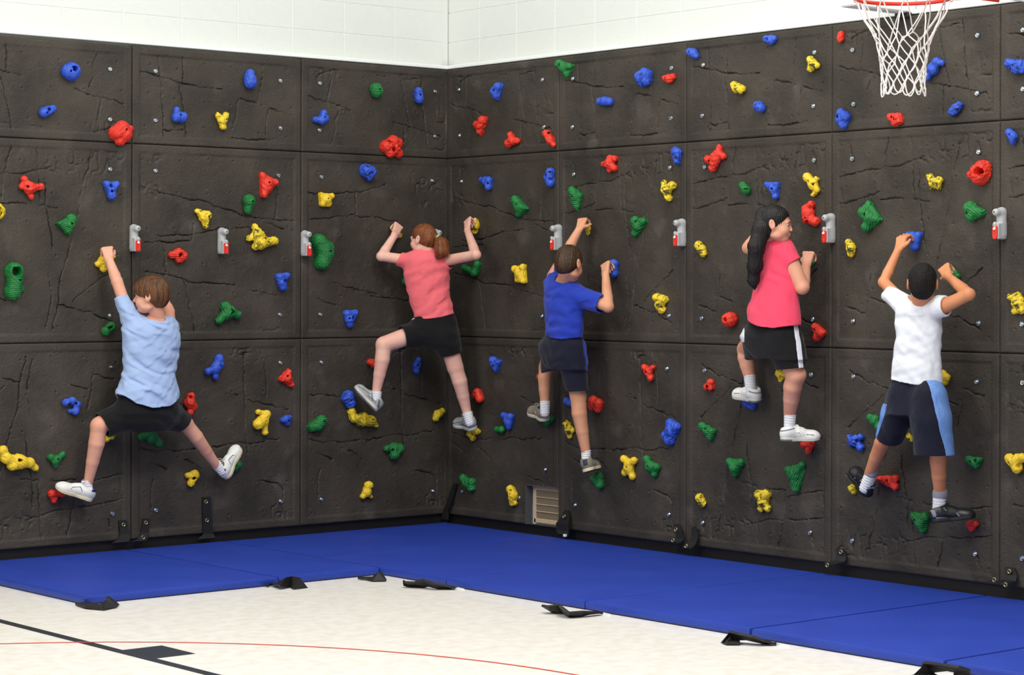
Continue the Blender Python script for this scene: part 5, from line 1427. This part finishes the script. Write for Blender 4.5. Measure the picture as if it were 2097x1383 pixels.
dress_top(k, cloth_mat('light_blue_jersey', (166, 188, 230)),
          [(648, 300, 348, .27, .5), (655, 275, 357, .27), (668, 258, 361, .27), (690, 256, 364, .27), (725, 258, 361, .27), (760, 257, 354, .27), (788, 250, 357, .27), (808, 241, 361, .27), (840, 240, 363, .27)],
          [(238, 807), (262, 826), (290, 834), (326, 831), (362, 811)],
          [(P(278, 674, .26), P(247, 612, .215), .074, .038, P(247.5, 608, .21), unit(el - sh)),
           (P(346, 668, .24), P(361, 672, .115), .052, .046, P(362, 674, .11), unit(k.t * .30 - k.n - UP * .15))],
          (P(325, 672, .29), P(316, 640, .31)), .058, folds(21, .0120, .080, RT * .55 + UP * .75))
hL, kL, aL = P(284, 826, .25), P(203, 872, .22), P(180, 992, .13); hR_, kR, aR = P(328, 826, .25), P(380, 868, .20), P(446, 957, .13)
k.leg(hL, kL, aL, (.066, .052, .026)); k.leg(hR_, kR, aR, (.066, .047, .025))
dress_bottom(k, black_sh, [(796, 256, 350, .265), (822, 247, 355, .265), (846, 240, 362, .26), (868, 250, 354, .25, .6), (884, 275, 335, .25, .6)],
             [(P(280, 842, .25), None, P(214, 868, .215), .100, 0, .080, P(207, 868, .205), unit(kL - hL)),
              (P(326, 842, .25), None, P(370, 860, .205), .100, 0, .068, P(375, 862, .20), unit(kR - hR_ + (aR - kR) * .25))],
             folds(31, .005, .07, RT * .3 + UP))
g = k.shoe(P(189, 1028, .12), P(110, 1002, .065), aL, .245, 'white'); k.sock(P(181, 1008, .13), P(177, 984, .13), .028, .032)
g = k.shoe(P(463, 984, .12), P(492, 914, .065), aR, .245, 'white'); k.sock(P(455, 966, .13), P(442, 950, .13), .028, .032)
k.hair(H1, 'bowl'); k.finish()

# ---- kid 2: pink shirt, ponytail, in the corner --------------------------------
k = Kid('girl with auburn ponytail in pink t-shirt and black shorts climbing in the corner', SK2, 305, 'L', DP(868, 800, 14.95)); k.lim = 1; k.browm = BR
P = k.P; D = 14.86
hc = P(866, 490, D); k.head(hc, -RT * .86 + FW * .50 - UP * .06, UP + RT * .03, .90)
nb = P(880, 528, D); k.s.cone(nb, hc + k.hR @ np.array([0, -.028, -.05]), .042, .040, k=.02)
sL, eL, wL, kL_ = P(834, 533, D), P(781, 525, D + .0), LW(808, 482, .14), LW(816, 462, .075)
k.arm(sL, eL, wL, (.037, .032, .023)); k.hand(wL, kL_, k.n + CAMD * .8, RT, (78, 62, 45), .95)
sR, eR, wR = P(914, 534, D), RW(975, 522, .27), RW(957, 472, .14)
k.arm(sR, eR, wR, (.037, .032, .022)); k.hand(wR, RW(958, 451, .078), np.array([-1, 0, 0]) + CAMD * .6, -RT, (78, 62, 45), .95)
ang = unit(RT + 0.15 * FW)
dress_top(k, cloth_mat('salmon_pink_jersey', (244, 112, 120)),
          [(508, 858, 892, D, .5), (516, 836, 910, D), (528, 824, 918, D), (548, 826, 921, D), (575, 829, 920, D), (600, 835, 920, D), (625, 842, 926, D), (645, 848, 932, D), (660, 848, 934, D)],
          [(846, 651), (870, 653.5), (900, 650), (934, 641)],
          [(P(838, 536, D), P(820, 533, D), .050, .046, P(816, 533, D), unit(eL - sL + UP * .05)), (P(910, 536, D), P(922, 538, D - .01), .050, .043, P(924, 538, D - .01), unit(eR - sR))],
          (P(884, 536, D), P(874, 508, D)), .050, folds(22, .0075, .085, UP * .8 - RT * .5), ang=ang, hem_off=D)
h1, k1, a1 = P(872, 676, D), LW(786, 706, .22), LW(770, 806, .18); h2, k2, a2 = P(912, 680, D), RW(932, 752, .22), RW(957, 848, .12)
k.leg(h1, k1, a1, (.066, .054, .027)); k.leg(h2, k2, a2, (.064, .055, .029))
wstr = cloth_mat('white_shorts_piping', (214, 216, 224))
hd = unit(k1 - h1)
dress_bottom(k, black_sh, [(642, 851, 929, D), (660, 842, 935, D), (685, 846, 940, D), (705, 862, 942, D, .6), (716, 880, 938, D, .6)],
             [(P(872, 682, D), None, h1 + (k1 - h1) * .46, .092, 0, .082, h1 + (k1 - h1) * .56, unit(hd + UP * .12)), (P(908, 690, D), None, h2 + (k2 - h2) * .50, .092, 0, .076, h2 + (k2 - h2) * .62, unit(k2 - h2))],
             folds(32, .0045, .08, RT * .3 + UP), ang=ang,
             bands=[('side_piping', wstr, lambda X, Y, Z: np.abs(plane(P(838, 668, D), np.cross(hd, -FW))(X, Y, Z) - .035) - .0035 + np.clip(-(plane(P(850, 650, D), -RT)(X, Y, Z)), 0, 1), .0015)])
k.shoe(LW(771, 844, .21), LW(719, 792, .075), a1, .225, 'grey'); k.sock(LW(770, 824, .20), LW(772, 802, .20), .029, .033)
k.shoe_(973, 881, RW(934, 871, .085), a2, .225, 'grey', wall='R'); k.sock(RW(962, 866, .13), RW(957, 845, .14), .030, .036)
k.hair(H2, 'back'); g = lambda x, y, z: k.hc + k.hR @ (np.array([x, y, z]) * k.hs)
tie = P(897, 487, D - .06)
k.tail('ponytail', H2, [P(888, 483, D - .03), tie, P(904, 500, D - .09), P(905, 514, D - .09), P(898, 524, D - .08)], [.022, .017, .043, .046, .024], 4)
b = MB(); b.ring(tuple(tie - k.base), tuple(unit(RT * .8 - UP * .45 + CAMD * .3)), .019, .0065, n=20, m=8); k.parts.append(('hair_tie', b.mesh('hair_tie', True), mat('pale_green_hair_tie', (150, 226, 160), .7)))
k.finish()

# ---- kid 3: royal blue shirt ------------------------------------------------------
k = Kid('boy in royal blue t-shirt and navy shorts seen from behind, left arm reaching up', SK3, 320, 'R', RW(1160, 850, .15)); k.lim = 1; k.browm = BR
P = k.P
hc = P(1166, 540, .32); k.head(hc, FW * .84 + RT * .54 - UP * .26, UP * 1 + FW * .2 + RT * .10, 1.0)
nb = P(1153, 588, .28); k.s.cone(nb, hc + k.hR @ np.array([0, -.028, -.05]), .043, .041, k=.014)
s1, e1, w1_ = P(1133, 566, .27), P(1163, 512, .22), P(1186, 470, .13)
k.arm(s1, e1, w1_, (.040, .033, .023)); k.hand(w1_, P(1193, 450, .09), k.n + CAMD * .5, RT, (70, 66, 45), .98)
s2, e2, w2_ = P(1192, 606, .27), P(1245, 628, .22), P(1240, 562, .13)
k.arm(s2, e2, w2_, (.042, .036, .023)); k.hand(w2_, P(1240, 541, .085), k.n + CAMD * .6, -RT, (76, 60, 40), .98)
dress_top(k, cloth_mat('royal_blue_jersey', (38, 62, 176)),
          [(564, 1128, 1164, .28, .5), (574, 1116, 1180, .28), (588, 1112, 1196, .28), (610, 1112, 1199, .28), (640, 1114, 1198, .28), (668, 1116, 1196, .28), (700, 1116, 1194, .28)],
          [(1113, 677), (1145, 690.5), (1176, 695), (1195, 691)],
          [(P(1134, 578, .27), P(1148, 552, .24), .054, .046, P(1150, 548, .24), unit(e1 - s1)),
           (P(1190, 608, .27), P(1226, 622, .24), .064, .060, P(1231, 625, .24), unit(e2 - s2 + UP * .02))],
          (P(1152, 598, .29), P(1154, 566, .30)), .054, folds(23, .0080, .095, UP * .9 + RT * .3))
h1, k1, a1 = P(1138, 700, .26), P(1118, 752, .12), P(1116, 828, .14); h2, k2, a2 = P(1170, 712, .26), P(1184, 812, .22), P(1200, 928, .17)
k.leg(h1, k1, a1, (.062, .046, .029)); k.leg(h2, k2, a2, (.064, .052, .028))
dress_bottom(k, navy_sh, [(666, 1122, 1188, .27), (688, 1114, 1192, .27), (706, 1101, 1198, .27), (735, 1108, 1200, .27, .6), (756, 1118, 1200, .27, .55)],
             [(P(1134, 716, .25), None, P(1126, 754, .20), .088, 0, .066, P(1125, 760, .20), unit(RT * .3 - UP)),
              (P(1168, 715, .26), None, P(1184, 798, .24), .096, 0, .067, P(1184, 801, .24), unit(RT * .03 - UP))],
             folds(33, .0045, .08, RT * .7 + UP * .5),
             bands=[('side_piping', cloth_mat('blue_piping', (44, 66, 190)), lambda X, Y, Z: np.abs(plane(P(1196, 745, .27), RT * 1 + k.n * .15)(X, Y, Z) - .006 - .11 * (P(1196, 745, .27)[2] - Z)) - .0045, .0016)])
k.shoe_(1120, 863, P(1088, 846, .07), a1, .215, 'taupe'); k.sock(P(1116, 846, .15), P(1116, 822, .145), .030, .034)
k.shoe(P(1203, 966, .225), P(1222, 962, .03), a2, .225, 'taupe'); k.sock(P(1200, 942, .17), P(1200, 922, .17), .028, .031)
k.hair(H3, 'short'); k.finish()

# ---- kid 4: girl with long black hair ----------------------------------------------
k = Kid('girl with long black hair, bright pink t-shirt and black shorts, smiling toward the right', SK4, 350, 'R', RW(1590, 800, .15)); k.lim = 1; k.browm = BK
P = k.P
hc = P(1588, 459, .34); k.head(hc, RT * .93 + CAMD * .16 - UP * .08, UP + RT * .02, .94, ns=.45)
nb = P(1580, 502, .30); k.s.cone(nb, hc + k.hR @ np.array([0, -.022, -.05]), .040, .038, k=.015)
s1, e1, w1_ = P(1562, 520, .29), P(1533, 508, .17), P(1545, 484, .09)
k.arm(s1, e1, w1_, (.042, .036, .023)); k.hand(w1_, P(1549, 465, .07), k.n, RT, (76, 60, 40), .95)
s2, e2, w2_ = P(1614, 524, .29), P(1643, 588, .25), P(1651, 543, .13)
k.arm(s2, e2, w2_, (.046, .040, .025)); k.hand(w2_, P(1656, 519, .10), k.n * .8 + CAMD * .6, -RT, (82, 66, 45), 1.0)
ang4 = unit(k.t + FW * .25)
dress_top(k, cloth_mat('hot_pink_jersey', (246, 78, 108)),
          [(478, 1566, 1600, .30, .5), (487, 1556, 1616, .30), (502, 1553, 1626, .30), (530, 1552, 1628, .30), (560, 1551, 1630, .30), (590, 1545, 1633, .30), (620, 1535, 1636, .30), (645, 1530, 1639, .30), (680, 1530, 1641, .30)],
          [(1527, 636), (1545, 652), (1579, 667), (1608, 672), (1640, 666)],
          [(P(1614, 524, .29), P(1622, 533, .285), .050, .043, P(1624, 538, .28), unit(e2 - s2 + RT * .04)),
           (P(1564, 520, .29), P(1554, 518, .25), .048, .044, P(1552, 517, .24), unit(e1 - s1))],
          (P(1581, 506, .30), P(1584, 480, .31)), .045, folds(24, .0062, .09, UP * .5 + RT * .8), ang=ang4)
h1, k1, a1 = P(1556, 680, .28), P(1527, 715, .10), P(1535, 772, .11); h2, k2, a2 = P(1600, 690, .28), P(1630, 768, .24), P(1617, 848, .19)
k.leg(h1, k1, a1, (.066, .050, .034)); k.leg(h2, k2, a2, (.068, .058, .034))
wst = cloth_mat('white_side_stripe', (222, 224, 234))
rr1 = plane(P(1637, 700, .28), RT); rr2 = plane(P(1520, 660, .25), -RT)
dress_bottom(k, black_sh, [(645, 1546, 1626, .29), (666, 1530, 1634, .285), (690, 1518, 1643, .28), (712, 1525, 1647, .28), (735, 1545, 1650, .28, .6)],
             [(P(1552, 690, .26), None, P(1536, 718, .17), .088, 0, .062, P(1534, 724, .16), unit(-UP * .8 + RT * .25 - k.n * .6)),
              (P(1602, 690, .28), None, P(1621, 745, .26), .094, 0, .086, P(1623, 754, .25), unit(-UP + RT * .10))],
             folds(34, .0045, .09, RT * .5 + UP * .7), ang=ang4,
             bands=[('side_stripe', wst, lambda X, Y, Z: np.abs(rr1(X, Y, Z) + .006 - .12 * (P(1637, 700, .28)[2] - Z)) - .0145, .0018),
                    ('side_stripe', wst, lambda X, Y, Z: np.maximum(-rr2(X, Y, Z) - .006, P(1520, 700, .25)[2] - Z), .0018)])
k.shoe_(1556, 825, P(1504, 813, .08), a1, .225, 'girl'); k.sock(P(1538, 806, .11), P(1535, 768, .11), .030, .036)
k.shoe(P(1597, 904, .235), P(1670, 903, .06), a2, .235, 'girl'); k.sock(P(1616, 880, .19), P(1618, 849, .19), .030, .036)
k.hair(H4, 'back')
k.tail('long_hair', H4, [P(1566, 440, .38), P(1560, 470, .42), P(1549, 505, .45), P(1546, 545, .44), P(1543, 575, .43), P(1546, 594, .42)], [.050, .052, .046, .042, .030, .005], 8, flat=(CAMD, 1.5))
k.finish()

# ---- kid 5: white shirt ----------------------------------------------------------------
k = Kid('boy with cropped black hair in white t-shirt and long navy shorts with light blue sides', SK5, 375, 'R', RW(1880, 900, .15)); k.lim = .95; k.browm = BK
P = k.P
hc = P(1889, 580, .34); k.head(hc, FW * .96 + RT * .10 + UP * .08, UP, .96)
nb = P(1881, 628, .29); k.s.cone(nb, hc + k.hR @ np.array([0, -.028, -.05]), .049, .043, k=.02)
s1, e1, w1_ = P(1846, 618, .28), P(1810, 578, .24), P(1840, 511, .14)
k.arm(s1, e1, w1_, (.038, .031, .0215)); k.hand(w1_, P(1847, 488, .11), k.n * .5 + CAMD * .5 - RT * .5, RT, (34, 50, 30), .98, thumb_dir=UP * .6 + RT * .75)
s2, e2, w2_ = P(1928, 630, .28), P(1984, 603, .26), P(1941, 566, .15)
k.arm(s2, e2, w2_, (.040, .034, .023)); k.hand(w2_, P(1933, 548, .12), k.n * .7 + CAMD * .7, -RT, (66, 60, 45), .98)
ang5 = unit(k.t * .5 + RT * .6)
dress_top(k, cloth_mat('white_jersey', (236, 238, 246)),
          [(606, 1862, 1904, .29, .5), (613, 1846, 1922, .29), (626, 1838, 1930, .29), (650, 1834, 1928, .29), (690, 1834, 1927, .29), (730, 1830, 1926, .29), (760, 1827, 1927, .29), (795, 1825, 1928, .29)],
          [(1822, 770), (1856, 781.5), (1895, 788), (1931, 785)],
          [(P(1850, 624, .28), P(1823, 604, .26), .060, .044, P(1820, 600, .26), unit(e1 - s1)),
           (P(1924, 628, .28), P(1936, 628, .275), .060, .053, P(1939, 627, .27), unit(e2 - s2 - UP * .05))],
          (P(1881, 636, .30), P(1882, 608, .30)), .056, folds(25, .0085, .09, UP * .8 + RT * .5), ang=ang5)
h1, k1, a1 = P(1856, 800, .28), P(1822, 880, .20), P(1780, 972, .14); h2, k2, a2 = P(1902, 808, .28), P(1923, 915, .26), P(1925, 1012, .19)
k.leg(h1, k1, a1, (.070, .050, .030)); k.leg(h2, k2, a2, (.070, .050, .031))
lb = mat('light_blue_mesh_cloth', (98, 142, 214), .8, rgb2=(124, 162, 226), vscale=30, stretch=(3, 3, .6), bump=.2, bscale=200)
q1 = P(1927, 790, .28); pr1 = plane(q1, RT); q2 = P(1825, 800, .28); pr2 = plane(q2, -RT)
dress_bottom(k, navy_sh, [(756, 1840, 1912, .29), (778, 1830, 1920, .29), (805, 1822, 1932, .28), (830, 1820, 1937, .28), (850, 1820, 1940, .28, .6)],
             [(P(1852, 812, .28), P(1838, 850, .27), P(1822, 892, .24), .092, .084, .072, P(1820, 897, .24), unit(k1 - h1 + RT * .03)),
              (P(1902, 815, .28), P(1906, 860, .28), P(1914, 922, .27), .098, .103, .104, P(1915, 932, .27), unit(-UP + RT * .02))],
             folds(35, .0045, .10, RT * .8 + UP * .3), ang=ang5,
             bands=[('side_panel', lb, lambda X, Y, Z: -(pr1(X, Y, Z) + .066 - .24 * (q1[2] - Z)), .0018),
                    ('side_panel', lb, lambda X, Y, Z: np.maximum(-(pr2(X, Y, Z) - .018 - .20 * (q2[2] - Z)), Z - P(1820, 826, .28)[2]), .0018)])
k.shoe_(1779, 1020, P(1745, 966, .06), a1 + k.t * .02, .235, 'black', -1); k.sock(P(1772, 1000, .135), P(1786, 966, .135), .033, .036, band=True)
k.shoe(P(1906, 1072, .245), P(1994, 1064, .06), a2, .245, 'black', 1); k.sock(P(1922, 1046, .19), P(1925, 1010, .19), .033, .038, band=True)
k.hair(H5, 'crop'); k.finish()
